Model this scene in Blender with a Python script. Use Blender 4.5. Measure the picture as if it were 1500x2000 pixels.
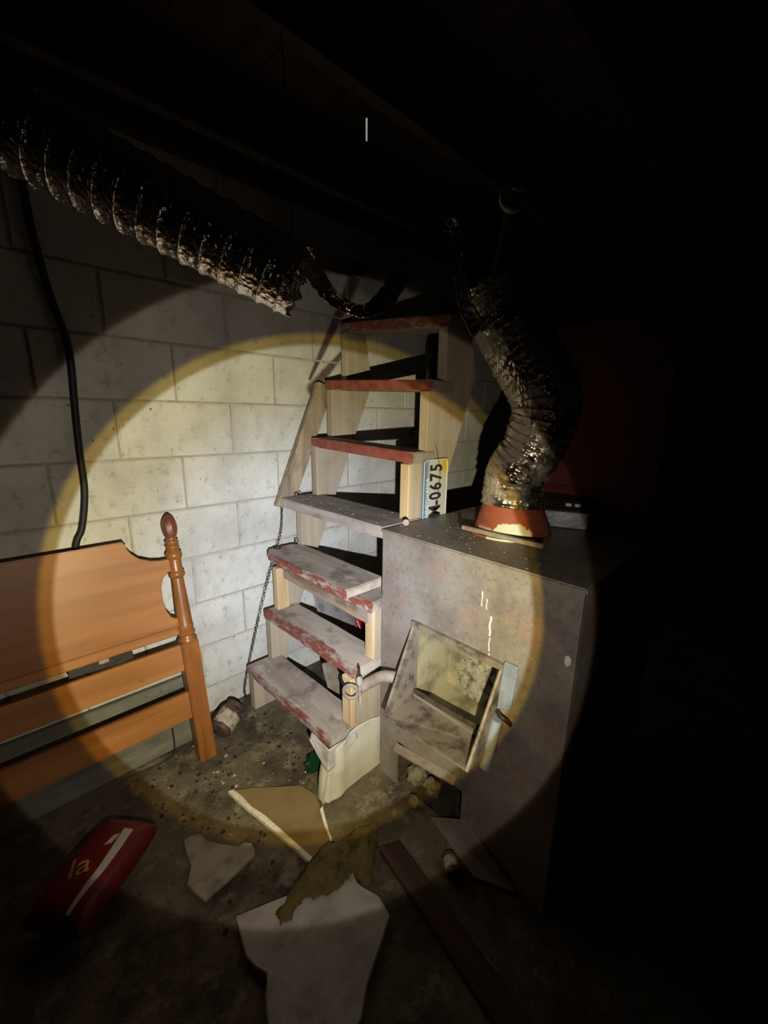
import bpy, bmesh, math, random
from mathutils import Vector, Matrix, noise as mnoise

scene = bpy.context.scene
for o in list(bpy.data.objects):
    bpy.data.objects.remove(o)
COL = scene.collection
random.seed(7)

# ------------------------------------------------------------------ camera
cam = bpy.data.cameras.new('camera')
cam.sensor_fit = 'HORIZONTAL'
cam.sensor_width = 36.0
cam.lens = 803.37 / 1500.0 * 36.0
cam.clip_start = 0.02
camo = bpy.data.objects.new('camera', cam)
COL.objects.link(camo)
right = Vector((0.72168, -0.69209, 0.01362))
down = Vector((-0.14832, -0.17382, -0.97354))
fwd = Vector((0.67615, 0.70057, -0.22809))
cm = Matrix((right, -down, -fwd)).transposed().to_4x4()
cm.translation = Vector((-0.33493, -1.66938, 1.30472))
camo.matrix_world = cm
scene.camera = camo

# ------------------------------------------------------------------ world, exposure
w = bpy.data.worlds.new('world')
scene.world = w
w.use_nodes = True
w.node_tree.nodes['Background'].inputs[0].default_value = (0.0, 0.0, 0.0, 1)
w.node_tree.nodes['Background'].inputs[1].default_value = 0.0
scene.view_settings.view_transform = 'Standard'
scene.view_settings.look = 'None'
scene.view_settings.gamma = 1.0
scene.view_settings.exposure = 0.0
scene.view_settings.use_curve_mapping = False

# ------------------------------------------------------------------ the hand torch (its beam: hot centre, main disc, yellow fringe, dim spill)
TORCH = Vector((-0.300, -1.702, 1.100))
AXIS = Vector((0.514, 0.814, -0.268)).normalized()


def torch(name, half, blend, watts, col, radius=0.006):
    l = bpy.data.lights.new(name, 'SPOT')
    l.spot_size = math.radians(2 * half)
    l.spot_blend = blend
    l.energy = watts
    l.color = col
    l.shadow_soft_size = radius
    o = bpy.data.objects.new(name, l)
    COL.objects.link(o)
    o.location = TORCH
    o.rotation_euler = (-AXIS).to_track_quat('Z', 'Y').to_euler()
    return o


torch('torch_hot_centre', 26.0, 1.0, 128, (0.54, 0.66, 1.0))
torch('torch_main_disc', 30.0, 0.035, 57, (0.93, 1.0, 0.88))
torch('torch_yellow_fringe', 31.4, 0.05, 38, (1.0, 0.64, 0.06))
torch('torch_spill', 37.7, 0.03, 10.5, (1.0, 0.93, 0.84))
torch('torch_amber_fringe', 38.4, 0.05, 2.2, (1.0, 0.52, 0.12))
torch('torch_stray', 78.0, 1.0, 0.36, (1.0, 0.9, 0.8))


# ------------------------------------------------------------------ node helpers
def hexc(h):
    h = h.lstrip('#')
    out = []
    for i in (0, 2, 4):
        c = int(h[i:i + 2], 16) / 255
        out.append(c / 12.92 if c <= 0.04045 else ((c + 0.055) / 1.055) ** 2.4)
    return (*out, 1)


class NT:
    def __init__(s, name):
        s.m = bpy.data.materials.new(name)
        s.m.use_nodes = True
        s.t = s.m.node_tree
        s.b = s.t.nodes['Principled BSDF']
        s.pos = None
        s.objc = None

    def n(s, typ, **kw):
        nd = s.t.nodes.new(typ)
        for k, v in kw.items():
            setattr(nd, k, v)
        return nd

    def l(s, a, b):
        s.t.links.new(a, b)

    def P(s):
        if not s.pos:
            s.pos = s.n('ShaderNodeNewGeometry').outputs['Position']
        return s.pos

    def O(s):
        if not s.objc:
            s.objc = s.n('ShaderNodeTexCoord').outputs['Object']
        return s.objc

    def co(s, kind, scale=(1, 1, 1), off=(0, 0, 0)):
        v = s.P() if kind == 'P' else s.O()
        mp = s.n('ShaderNodeMapping')
        mp.inputs['Scale'].default_value = scale
        mp.inputs['Location'].default_value = off
        s.l(v, mp.inputs['Vector'])
        return mp.outputs[0]

    def noise(s, kind, scale, detail=4, stretch=(1, 1, 1), off=(0, 0, 0), rough=0.6, dist=0.0):
        nd = s.n('ShaderNodeTexNoise')
        nd.inputs['Scale'].default_value = scale
        nd.inputs['Detail'].default_value = detail
        nd.inputs['Roughness'].default_value = rough
        nd.inputs['Distortion'].default_value = dist
        s.l(s.co(kind, stretch, off), nd.inputs['Vector'])
        return nd.outputs['Fac']

    def voro(s, kind, scale, stretch=(1, 1, 1), feature='F1'):
        nd = s.n('ShaderNodeTexVoronoi', feature=feature)
        nd.inputs['Scale'].default_value = scale
        s.l(s.co(kind, stretch), nd.inputs['Vector'])
        return nd.outputs['Distance']

    def ramp(s, fac, lo, hi):
        mr = s.n('ShaderNodeMapRange', interpolation_type='SMOOTHSTEP')
        mr.inputs['From Min'].default_value = lo
        mr.inputs['From Max'].default_value = hi
        s.l(fac, mr.inputs['Value'])
        return mr.outputs['Result']

    def math(s, op, a, b=None, clamp=False):
        nd = s.n('ShaderNodeMath', operation=op)
        nd.use_clamp = clamp
        for i, v in enumerate((a, b)):
            if v is None:
                continue
            if isinstance(v, (int, float)):
                nd.inputs[i].default_value = v
            else:
                s.l(v, nd.inputs[i])
        return nd.outputs[0]

    def vm(s, op, a, b=None, scale=None):
        nd = s.n('ShaderNodeVectorMath', operation=op)
        for i, v in enumerate((a, b)):
            if v is None:
                continue
            if isinstance(v, (tuple, list, Vector)):
                nd.inputs[i].default_value = tuple(v)
            else:
                s.l(v, nd.inputs[i])
        if scale is not None:
            s.l(scale, nd.inputs['Scale'])
        return nd

    def mix(s, fac, a, b):
        nd = s.n('ShaderNodeMix', data_type='RGBA')
        if isinstance(fac, (int, float)):
            nd.inputs[0].default_value = fac
        else:
            s.l(fac, nd.inputs[0])
        for sock, v in ((nd.inputs[6], a), (nd.inputs[7], b)):
            if isinstance(v, tuple):
                sock.default_value = v
            else:
                s.l(v, sock)
        return nd.outputs[2]

    def streak(s, a, b, wa, wb):
        """soft mask round a segment a-b (position space), half widths wa -> wb"""
        a = Vector(a); b = Vector(b); d = b - a
        rel = s.vm('SUBTRACT', s.P(), a).outputs[0]
        t = s.math('DIVIDE', s.vm('DOT_PRODUCT', rel, d).outputs['Value'], d.length_squared, True)
        scn = s.n('ShaderNodeVectorMath', operation='SCALE')
        scn.inputs[0].default_value = tuple(d)
        s.l(t, scn.inputs['Scale'])
        dist = s.vm('LENGTH', s.vm('SUBTRACT', rel, scn.outputs[0]).outputs[0]).outputs['Value']
        wd = s.math('ADD', s.math('MULTIPLY', t, wb - wa), wa)
        return s.ramp(s.math('DIVIDE', dist, wd), 1.0, 0.35)

    def bump(s, h, strength=0.3, dist=0.005):
        nd = s.n('ShaderNodeBump')
        nd.inputs['Strength'].default_value = strength
        nd.inputs['Distance'].default_value = dist
        s.l(h, nd.inputs['Height'])
        s.l(nd.outputs[0], s.b.inputs['Normal'])

    def done(s, color=None, rough=0.7, metal=0.0, spec=0.4):
        if color is not None:
            if isinstance(color, tuple):
                s.b.inputs['Base Color'].default_value = color
            else:
                s.l(color, s.b.inputs['Base Color'])
        if isinstance(rough, (int, float)):
            s.b.inputs['Roughness'].default_value = rough
        else:
            s.l(rough, s.b.inputs['Roughness'])
        s.b.inputs['Metallic'].default_value = metal
        s.b.inputs['Specular IOR Level'].default_value = spec
        return s.m


M = {}


def plain(name, h, rough=0.7, metal=0.0, var=0.35, scale=18, dark=None, spec=0.35, bump=0.2, bscale=60):
    t = NT(name)
    c = hexc(h)
    d = hexc(dark) if dark else (c[0] * 0.5, c[1] * 0.47, c[2] * 0.45, 1)
    f = t.ramp(t.noise('P', scale, 5), 0.42, 0.72)
    f = t.math('MULTIPLY', f, var * 1.6, True)
    t.bump(t.noise('P', bscale, 4), bump, 0.004)
    M[name] = t.done(t.mix(f, c, d), rough, metal, spec)
    return M[name]


# painted concrete block
def block_mat():
    t = NT('painted_block')
    a, b = hexc('#cecec6'), hexc('#b0aea6')
    c = t.mix(t.ramp(t.noise('P', 3.2, 5), 0.35, 0.7), a, b)
    c = t.mix(t.math('MULTIPLY', t.ramp(t.noise('P', 26, 6, rough=0.75), 0.52, 0.72), 0.7), c, hexc('#7d776b'))
    # scuffs and pits
    c = t.mix(t.ramp(t.noise('P', 60, 3, (1, 1, 0.45), (3, 0, 1)), 0.68, 0.74), c, hexc('#5c564b'))
    c = t.mix(t.math('MULTIPLY', t.ramp(t.noise('P', 9, 6, (1, 1, 1), (5, 2, 0), 0.8), 0.66, 0.72), 0.7), c, hexc('#6a6459'))
    # dirt near floor (splash stain with a ragged edge)
    # red stair paint smeared on the wall
    red = hexc('#3d1214')
    m = t.math('MAXIMUM', t.streak((1.085, 0, 1.985), (0.79, 0, 1.465), 0.055, 0.012), t.streak((0.985, 0, 1.60), (0.80, 0, 1.42), 0.018, 0.042))
    m = t.math('MAXIMUM', m, t.math('MULTIPLY', t.streak((1.10, 0, 1.95), (1.24, 0, 1.93), 0.09, 0.10), 0.6))
    m = t.math('MULTIPLY', m, t.ramp(t.noise('P', 24, 4), 0.12, 0.42))
    c = t.mix(t.math('MULTIPLY', m, 0.85), c, red)
    h = t.math('ADD', t.noise('P', 90, 5, rough=0.7), t.math('MULTIPLY', t.noise('P', 14, 3), 0.8))
    t.bump(h, 0.45, 0.004)
    return t.done(c, 0.72, 0, 0.3)


M['block'] = block_mat()
plain('mortar', '#aaa396', 0.9, var=0.3, scale=20, dark='#7d7264', bump=0.5)


def floor_mat():
    t = NT('dirty_concrete')
    c = t.mix(t.ramp(t.noise('P', 4.5, 6, rough=0.65), 0.38, 0.66), hexc('#6b6250'), hexc('#3a342b'))
    c = t.mix(t.math('MULTIPLY', t.ramp(t.noise('P', 13, 6, (1, 1, 1), (2, 7, 0), 0.7), 0.5, 0.66), 0.7), c, hexc('#8a7f69'))
    c = t.mix(t.math('MULTIPLY', t.ramp(t.noise('P', 40, 5, rough=0.75), 0.55, 0.7), 0.7), c, hexc('#2a2520'))
    c = t.mix(t.ramp(t.noise('P', 120, 2), 0.74, 0.78), c, hexc('#b8ac94'))
    t.bump(t.math('ADD', t.noise('P', 22, 6, rough=0.7), t.noise('P', 110, 3)), 0.6, 0.006)
    return t.done(c, 0.85, 0, 0.25)


M['floor'] = floor_mat()


def wood(name, light, dark, axis=2, kind='P', scale=22, rough=0.75, grey=None, spec=0.3, contrast=(0.35, 0.65), bump=0.3):
    t = NT(name)
    st = [1, 1, 1]
    st[axis] = 0.07
    c = t.mix(t.ramp(t.noise(kind, scale, 6, tuple(st), dist=0.3), *contrast), hexc(light), hexc(dark))
    if grey:
        c = t.mix(t.math('MULTIPLY', t.ramp(t.noise(kind, 9, 5), 0.4, 0.62), 0.75), c, hexc(grey))
    c = t.mix(t.math('MULTIPLY', t.ramp(t.noise(kind, 14, 3, (1, 1, 1), (4, 4, 1)), 0.66, 0.74), 0.6), c, hexc(dark))
    t.bump(t.noise(kind, scale * 2.2, 4, tuple(st)), bump, 0.003)
    M[name] = t.done(c, rough, 0, spec)
    return M[name]


wood('stringer_wood', '#b3a58d', '#8d7f67', 2, grey='#a39a8d', contrast=(0.2, 0.85))
wood('post_wood', '#cbb48c', '#a98f66', 2, scale=28, contrast=(0.2, 0.85))
wood('grey_wood', '#a8957a', '#5f5240', 2, grey='#877a68', bump=0.6)
wood('riser_wood', '#a99478', '#776350', 1, grey='#9c9086')
wood('joist_wood', '#3b2a1e', '#241810', 1)
wood('plank_wood', '#5e463c', '#3b2a24', 1)
wood('old_board', '#7d7a6e', '#57544a', 0, grey='#6c6c62')
wood('headboard_wood', '#a8713d', '#8a5728', 0, scale=14, rough=0.45, spec=0.5, contrast=(0.32, 0.7), bump=0.04)
wood('bedpost_wood', '#97602f', '#6d3f19', 2, scale=20, rough=0.35, spec=0.5, contrast=(0.25, 0.8), bump=0.05)
plain('finial', '#74402f', 0.4, var=0.4, scale=30, spec=0.45)


def tread_mat(name, band, wear, seed, dust='#9a8d7d', topred=0.0):
    """local x runs from the front edge to the back; red paint survives on the front edge"""
    t = NT(name)
    base = t.mix(t.ramp(t.noise('O', 20, 6, (1, 0.08, 1), (seed, 0, 0)), 0.35, 0.65), hexc(dust), hexc('#94887f'))
    base = t.mix(t.math('MULTIPLY', t.ramp(t.noise('O', 9, 6, (1, 1, 1), (seed, 3, 0)), 0.5, 0.68), 0.7), base, hexc('#685c54'))
    base = t.mix(t.math('MULTIPLY', t.ramp(t.noise('O', 26, 4, (1, 0.3, 1), (seed, 9, 0)), 0.6, 0.7), 0.6), base, hexc('#c9beb4'))
    red = t.mix(t.ramp(t.noise('O', 24, 4, (1, 1, 1), (0, seed, 0)), 0.35, 0.7), hexc('#8c4636'), hexc('#6d3227'))
    sx = t.n('ShaderNodeSeparateXYZ')
    t.l(t.O(), sx.inputs[0])
    nz = t.noise('O', 16, 5, (1, 0.5, 1), (seed, seed, 0), 0.7)
    edge = t.math('ADD', sx.outputs['X'], t.math('MULTIPLY', t.math('SUBTRACT', nz, 0.5), abs(band) * 2.6))
    m = t.ramp(edge, band, band - abs(band) * 0.4)
    if wear > 0:
        m = t.math('MULTIPLY', m, t.ramp(t.noise('O', 34, 5, (1, 0.4, 1), (7, seed, 2), 0.7), 0.62, 0.62 - wear))
    c = t.mix(t.math('MULTIPLY', m, 0.92), base, red)
    t.bump(t.noise('O', 60, 5, (1, 0.15, 1)), 0.35, 0.003)
    M[name] = t.done(c, 0.7, 0, 0.3)
    return M[name]


def furnace_mat():
    t = NT('furnace_steel')
    c = t.mix(t.ramp(t.noise('P', 5.5, 5, (1, 1, 1), (1.5, 0.3, 0.2)), 0.35, 0.65), hexc('#948e86'), hexc('#7d756c'))
    c = t.mix(t.math('MULTIPLY', t.ramp(t.noise('P', 7, 4, (1, 1, 1), (8, 1, 3)), 0.5, 0.66), 0.45), c, hexc('#957668'))
    c = t.mix(t.math('MULTIPLY', t.ramp(t.noise('P', 8, 5, (1, 1, 1), (2, 6, 4)), 0.52, 0.68), 0.55), c, hexc('#6b686a'))
    c = t.mix(t.math('MULTIPLY', t.ramp(t.noise('P', 60, 5, rough=0.7), 0.5, 0.72), 0.5), c, hexc('#5b5047'))
    c = t.mix(t.math('MULTIPLY', t.ramp(t.noise('P', 70, 3, (1, 1, 1), (1, 1, 6)), 0.66, 0.72), 0.6), c, hexc('#b5a898'))
    t.bump(t.noise('P', 70, 4), 0.15, 0.003)
    return t.done(c, 0.5, 0.25, 0.4)


M['furnace'] = furnace_mat()
plain('soot_steel', '#4d4538', 0.8, 0.1, var=0.6, scale=16, dark='#221e18')
plain('firebox', '#a29a7a', 0.85, 0, var=0.5, scale=9, dark='#4a4536', bump=0.5)
plain('ash_white', '#a29e8b', 0.95, 0, var=0.7, scale=30, dark='#4c463a', bump=0.8)
plain('ash', '#6f6857', 0.95, 0, var=0.6, scale=30, dark='#4c463a', bump=0.8)
plain('hopper_steel', '#857a6c', 0.6, 0.2, var=0.55, scale=20, dark='#2e2822')
plain('blue_steel', '#8b95a3', 0.4, 0.2, var=0.35, scale=20, dark='#5d5f5c')
plain('galvanised', '#70767a', 0.35, 0.7, var=0.4, scale=30)
plain('dark_steel', '#3c3733', 0.5, 0.4, var=0.4)
plain('red_steel', '#5c1f1a', 0.55, 0.1, var=0.4)
plain('black_plastic', '#15151a', 0.6, 0, var=0.2, spec=0.5)
plain('black_hose', '#141618', 0.3, 0, var=0.2, spec=0.5)
plain('white_paint', '#d9d6c8', 0.6, 0, var=0.2)
plain('chips', '#b5ad9a', 0.8, 0, var=0.3)
plain('paper', '#c2bfb0', 0.75, 0, var=0.3, scale=8, dark='#8f8a70', bump=0.3, bscale=30)
plain('plaster', '#b9b4ad', 0.9, 0, var=0.35, scale=14, dark='#7a736a', bump=0.6)
plain('plaster_shard', '#a39c84', 0.9, 0, var=0.4, scale=20, dark='#5f594a', bump=0.5)
plain('board_face', '#7d6b48', 0.8, 0, var=0.45, scale=7, dark='#5b4e35', bump=0.2)
plain('gypsum', '#d8d0ba', 0.95, 0, var=0.3, scale=40, bump=0.8)
plain('insulation', '#6f6238', 0.95, 0, var=0.6, scale=18, dark='#37301a', bump=1.0, bscale=90)
plain('cardboard', '#857a6d', 0.85, 0, var=0.35)
plain('grey_sheet', '#8d8884', 0.6, 0, var=0.5, scale=10, dark='#3b3836')
plain('chain_steel', '#5d554c', 0.45, 0.8, var=0.5)
plain('bright_steel', '#b9bcc4', 0.3, 0.8, var=0.3)
plain('tan_pipe', '#94887a', 0.6, 0, var=0.4, dark='#6b5746')
plain('red_print', '#b01b16', 0.4, 0, var=0.15, spec=0.5)
plain('red_carton', '#6e0e0c', 0.45, 0, var=0.2, spec=0.5)
plain('white_print', '#cfcbc6', 0.4, 0, var=0.1)
plain('gold_print', '#b59a6a', 0.4, 0, var=0.1)
plain('rust_tin', '#54453a', 0.6, 0.1, var=0.5, scale=40, dark='#2b211a')
plain('label_rag', '#a89c8c', 0.8, 0, var=0.6, scale=50, dark='#5c4a3c', bump=0.6)
plain('grit', '#2f2a22', 0.9, 0, var=0.4)
plain('dark_room', '#2a211b', 0.9, 0, var=0.4)


def boot_mat():
    t = NT('boot_paint')
    c = t.mix(t.ramp(t.noise('P', 16, 4), 0.35, 0.7), hexc('#985238'), hexc('#7c3f2a'))
    rel = t.vm('SUBTRACT', t.P(), (0.785, -1.066, 0.952)).outputs[0]
    rel = t.vm('MULTIPLY', rel, (5, 20, 26)).outputs[0]
    d = t.vm('LENGTH', rel).outputs['Value']
    d = t.math('ADD', d, t.math('MULTIPLY', t.math('SUBTRACT', t.noise('P', 45, 4), 0.5), 0.7))
    c = t.mix(t.ramp(d, 1.05, 0.95), c, hexc('#c9cdb9'))
    c = t.mix(t.streak((0.785, -0.965, 0.955), (0.770, -1.005, 0.955), 0.015, 0.015), c, hexc('#c9cdb9'))
    t.bump(t.noise('P', 50, 4), 0.15, 0.003)
    return t.done(c, 0.55, 0, 0.35)


M['boot'] = boot_mat()


def foil_mat(name, tint, dust, rough=0.16, dustamt=0.4, bscale=55, bstr=0.75):
    t = NT(name)
    h = t.math('ADD', t.math('MULTIPLY', t.voro('P', bscale), 0.7), t.noise('P', bscale * 0.8, 3, rough=0.5))
    t.bump(h, bstr, 0.006)
    f = t.math('MULTIPLY', t.ramp(t.noise('P', 14, 5), 0.4, 0.65), dustamt)
    c = t.mix(f, hexc(tint), hexc(dust))
    t.l(t.math('ADD', t.math('MULTIPLY', f, 0.6), rough), t.b.inputs['Roughness'])
    t.l(t.math('SUBTRACT', 0.95, t.math('MULTIPLY', f, 0.9)), t.b.inputs['Metallic'])
    M[name] = t.done(c, t.math('ADD', t.math('MULTIPLY', f, 0.6), rough), 0.9, 0.5)
    t.l(t.math('SUBTRACT', 0.95, t.math('MULTIPLY', f, 0.9)), t.b.inputs['Metallic'])
    return M[name]


foil_mat('foil', '#e2dad2', '#6f665c', 0.15, 0.08, 75, 0.75)
foil_mat('foil_dusty', '#b5aa9c', '#968c7b', 0.17, 0.8, 75, 0.65)
foil_mat('foil_strip', '#b8b0a8', '#9c948a', 0.16, 0.45, 60, 0.6)


def glass(name, h, rough=0.05):
    t = NT(name)
    t.b.inputs['Transmission Weight'].default_value = 0.85
    t.b.inputs['IOR'].default_value = 1.45
    t.bump(t.noise('P', 40, 2), 0.3, 0.004)
    M[name] = t.done(hexc(h), rough, 0, 0.6)


glass('green_glass', '#2f7a4a')
glass('clear_plastic', '#d8dee4', 0.2)


def emit(name, h, s):
    t = NT(name)
    t.b.inputs['Emission Color'].default_value = hexc(h)
    t.b.inputs['Emission Strength'].default_value = s
    M[name] = t.done(hexc(h), 0.8)


emit('daylight', '#e6e2d6', 0.35)


# ------------------------------------------------------------------ mesh helpers
def link(o, parent=None):
    COL.objects.link(o)
    if parent is not None:
        o.parent = parent
    return o


def tag(o, label=None, cat=None, group=None, kind=None):
    if label: o['label'] = label
    if cat: o['category'] = cat
    if group: o['group'] = group
    if kind: o['kind'] = kind
    return o


def empty(name, loc, label=None, cat=None, group=None, kind=None):
    o = bpy.data.objects.new(name, None)
    o.empty_display_size = 0.05
    o.location = loc
    link(o)
    return tag(o, label, cat, group, kind)


def wloc(o):
    v = Vector(o.location)
    while o.parent is not None:
        o = o.parent
        v += Vector(o.location)
    return v


def make(name, verts, faces, mat, parent=None, smooth=False, origin=None, bevel=0.0, seg=1, mats=None, fmat=None):
    """verts in world space; origin: world position of the object's origin"""
    me = bpy.data.meshes.new(name)
    if parent is not None:
        base = wloc(parent)
        org = Vector(origin) if origin is not None else base
        loc = org - base
    else:
        vs = [Vector(v) for v in verts]
        if origin is None:
            origin = (sum(v.x for v in vs) / len(vs), sum(v.y for v in vs) / len(vs), min(v.z for v in vs))
        org = Vector(origin)
        loc = org
    me.from_pydata([tuple(Vector(v) - org) for v in verts], [], faces)
    bm = bmesh.new()
    bm.from_mesh(me)
    bmesh.ops.recalc_face_normals(bm, faces=bm.faces)
    if bevel:
        es = [e for e in bm.edges if len(e.link_faces) == 2 and e.calc_face_angle(0) > 0.5]
        bmesh.ops.bevel(bm, geom=es, offset=bevel, segments=seg, affect='EDGES', clamp_overlap=True)
    bm.to_mesh(me)
    bm.free()
    for m in (mats or [mat]):
        me.materials.append(M[m])
    if fmat:
        for i, k in enumerate(fmat):
            if i < len(me.polygons):
                me.polygons[i].material_index = k
    if smooth:
        for p in me.polygons:
            p.use_smooth = True
        try:
            me.set_sharp_from_angle(angle=math.radians(38))
        except Exception:
            pass
    o = bpy.data.objects.new(name, me)
    o.location = loc
    return link(o, parent)


BF = [(0, 1, 2, 3), (4, 7, 6, 5), (0, 4, 5, 1), (1, 5, 6, 2), (2, 6, 7, 3), (3, 7, 4, 0)]


def boxv(x0, x1, y0, y1, z0, z1):
    return [(x0, y0, z0), (x1, y0, z0), (x1, y1, z0), (x0, y1, z0), (x0, y0, z1), (x1, y0, z1), (x1, y1, z1), (x0, y1, z1)]


def box(name, x0, x1, y0, y1, z0, z1, mat, parent=None, bevel=0.003, **kw):
    return make(name, boxv(x0, x1, y0, y1, z0, z1), BF, mat, parent, bevel=bevel, **kw)


def prism(name, poly, axis, a0, a1, mat, parent=None, bevel=0.0, **kw):
    """poly of 2D points extruded along axis: 0 -> (y,z), 1 -> (x,z), 2 -> (x,y)"""
    def p3(p, a):
        return {0: (a, p[0], p[1]), 1: (p[0], a, p[1]), 2: (p[0], p[1], a)}[axis]
    n = len(poly)
    v = [p3(p, a0) for p in poly] + [p3(p, a1) for p in poly]
    f = [tuple(range(n)), tuple(range(2 * n - 1, n - 1, -1))] + [(i, (i + 1) % n, n + (i + 1) % n, n + i) for i in range(n)]
    return make(name, v, f, mat, parent, bevel=bevel, **kw)


def smooth_path(pts, n=12):
    pts = [Vector(p) for p in pts]
    out = []
    for i in range(len(pts) - 1):
        p0 = pts[max(i - 1, 0)]; p1 = pts[i]; p2 = pts[i + 1]; p3 = pts[min(i + 2, len(pts) - 1)]
        for k in range(n):
            t = k / n
            out.append(0.5 * ((2 * p1) + (p2 - p0) * t + (2 * p0 - 5 * p1 + 4 * p2 - p3) * t * t + (3 * p1 - p0 - 3 * p2 + p3) * t ** 3))
    out.append(pts[-1])
    return out


def frames(path):
    T = []
    for i in range(len(path)):
        a = path[max(i - 1, 0)]; b = path[min(i + 1, len(path) - 1)]
        T.append((b - a).normalized())
    up = Vector((0, 0, 1)) if abs(T[0].z) < 0.9 else Vector((1, 0, 0))
    u = T[0].cross(up).normalized()
    fr = []
    for t in T:
        u = (u - t * u.dot(t)).normalized()
        fr.append((u, t.cross(u)))
    return fr


def tube_mesh(path, rad, seg=12, cap=True, close=False):
    """rad: number or function(i, s, angle) -> radius"""
    fr = frames(path)
    n = len(path)
    v, f = [], []
    s = 0
    for i, p in enumerate(path):
        if i:
            s += (p - path[i - 1]).length
        for k in range(seg):
            a = 2 * math.pi * k / seg
            r = rad(i, s, a) if callable(rad) else rad
            v.append(p + fr[i][0] * (math.cos(a) * r) + fr[i][1] * (math.sin(a) * r))
    for i in range(n - 1):
        for k in range(seg):
            k2 = (k + 1) % seg
            f.append((i * seg + k, i * seg + k2, (i + 1) * seg + k2, (i + 1) * seg + k))
    if cap:
        f.append(tuple(range(seg - 1, -1, -1)))
        f.append(tuple((n - 1) * seg + k for k in range(seg)))
    return v, f


def tube(name, pts, rad, mat, parent=None, seg=12, n=10, cap=True, **kw):
    v, f = tube_mesh(smooth_path(pts, n), rad, seg, cap)
    return make(name, v, f, mat, parent, smooth=True, **kw)


def lathe(name, prof, base, mat, parent=None, seg=24, up=(0, 0, 1), **kw):
    """prof: list of (height, radius) along 'up' from base"""
    up = Vector(up).normalized()
    q = up.to_track_quat('Z', 'Y')
    base = Vector(base)
    v, f = [], []
    for h, r in prof:
        for k in range(seg):
            a = 2 * math.pi * k / seg
            v.append(base + q @ Vector((r * math.cos(a), r * math.sin(a), h)))
    for i in range(len(prof) - 1):
        for k in range(seg):
            k2 = (k + 1) % seg
            f.append((i * seg + k, i * seg + k2, (i + 1) * seg + k2, (i + 1) * seg + k))
    f.append(tuple(range(seg - 1, -1, -1)))
    f.append(tuple((len(prof) - 1) * seg + k for k in range(seg)))
    return make(name, v, f, mat, parent, smooth=True, **kw)


def grid_sheet(name, fn, nu, nv, mat, parent=None, thick=0.0, **kw):
    v, f = [], []
    for i in range(nu + 1):
        for j in range(nv + 1):
            v.append(Vector(fn(i / nu, j / nv)))
    W = nv + 1
    for i in range(nu):
        for j in range(nv):
            f.append((i * W + j, (i + 1) * W + j, (i + 1) * W + j + 1, i * W + j + 1))
    o = make(name, v, f, mat, parent, smooth=True, **kw)
    if thick:
        md = o.modifiers.new('thickness', 'SOLIDIFY')
        md.thickness = thick
        md.offset = 0
    return o


def N3(x, y, z):
    return mnoise.noise(Vector((x, y, z)))


def text_geo(body, size, origin, rdir, udir, ext=0.0006, bold=0.0):
    """flat extruded lettering as (verts, faces) in world space, centred on origin"""
    cu = bpy.data.curves.new('lettering', 'FONT')
    cu.body = body
    cu.size = size
    cu.align_x = 'CENTER'
    cu.align_y = 'CENTER'
    cu.resolution_u = 3
    cu.offset = bold
    cu.extrude = ext
    ob = bpy.data.objects.new('lettering', cu)
    COL.objects.link(ob)
    bpy.context.view_layer.update()
    dg = bpy.context.evaluated_depsgraph_get()
    me = bpy.data.meshes.new_from_object(ob.evaluated_get(dg))
    r = Vector(rdir).normalized(); u = Vector(udir).normalized(); n = r.cross(u)
    vs = [Vector(origin) + r * v.co.x + u * v.co.y + n * v.co.z for v in me.vertices]
    fs = [tuple(p.vertices) for p in me.polygons]
    bpy.data.objects.remove(ob)
    bpy.data.curves.remove(cu)
    bpy.data.meshes.remove(me)
    return vs, fs


def join_geo(parts):
    V, F = [], []
    for v, f in parts:
        b = len(V)
        V += list(v)
        F += [tuple(i + b for i in q) for q in f]
    return V, F


# ------------------------------------------------------------------ the setting
H = 0.2032
ZA = 7.62 * H          # the bed joint that runs just above the stair's fifth tread
fl = make('floor', [(x, y, 0) for x, y in ()] or boxv(-3.0, 4.2, -4.0, 0.25, -0.15, 0.0), BF, 'floor', origin=(0, 0, 0))
tag(fl, 'dirty cracked concrete basement floor strewn with rubble', None, kind='structure')

wall = make('wall_back', boxv(-3.0, 4.2, 0.006, 0.25, 0.0, 2.27), BF, 'mortar', origin=(0, 0.006, 0))
tag(wall, 'white painted concrete block basement wall with recessed mortar joints', kind='structure')


def block_mesh(wd, hg):
    me = bpy.data.meshes.new('concrete_block')
    g = 0.0045
    me.from_pydata([Vector(v) for v in boxv(g, wd - g, 0.0, 0.05, g, hg - g)], [], BF)
    bm = bmesh.new(); bm.from_mesh(me)
    bmesh.ops.recalc_face_normals(bm, faces=bm.faces)
    es = [e for e in bm.edges if all(v.co.y < 0.01 for v in e.verts)]
    bmesh.ops.bevel(bm, geom=es, offset=0.004, segments=2, affect='EDGES')
    bm.to_mesh(me); bm.free()
    for p in me.polygons: p.use_smooth = False
    me.materials.append(M['block'])
    return me


bmfull = block_mesh(2 * H, H)
bmlow = block_mesh(2 * H, ZA - 7 * H)
for v in range(-3, 8):
    z0 = ZA - (v + 1) * H
    me = bmfull
    if v == 7:
        z0 = 0.0; me = bmlow
    u = -7 if v % 2 == 0 else -6
    while u < 18:
        o = bpy.data.objects.new('concrete_block', me)
        o.location = (u * H + random.uniform(-.0008, .0008), -0.006 + random.uniform(-.0012, .0012), z0)
        link(o, wall)
        u += 2

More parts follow.
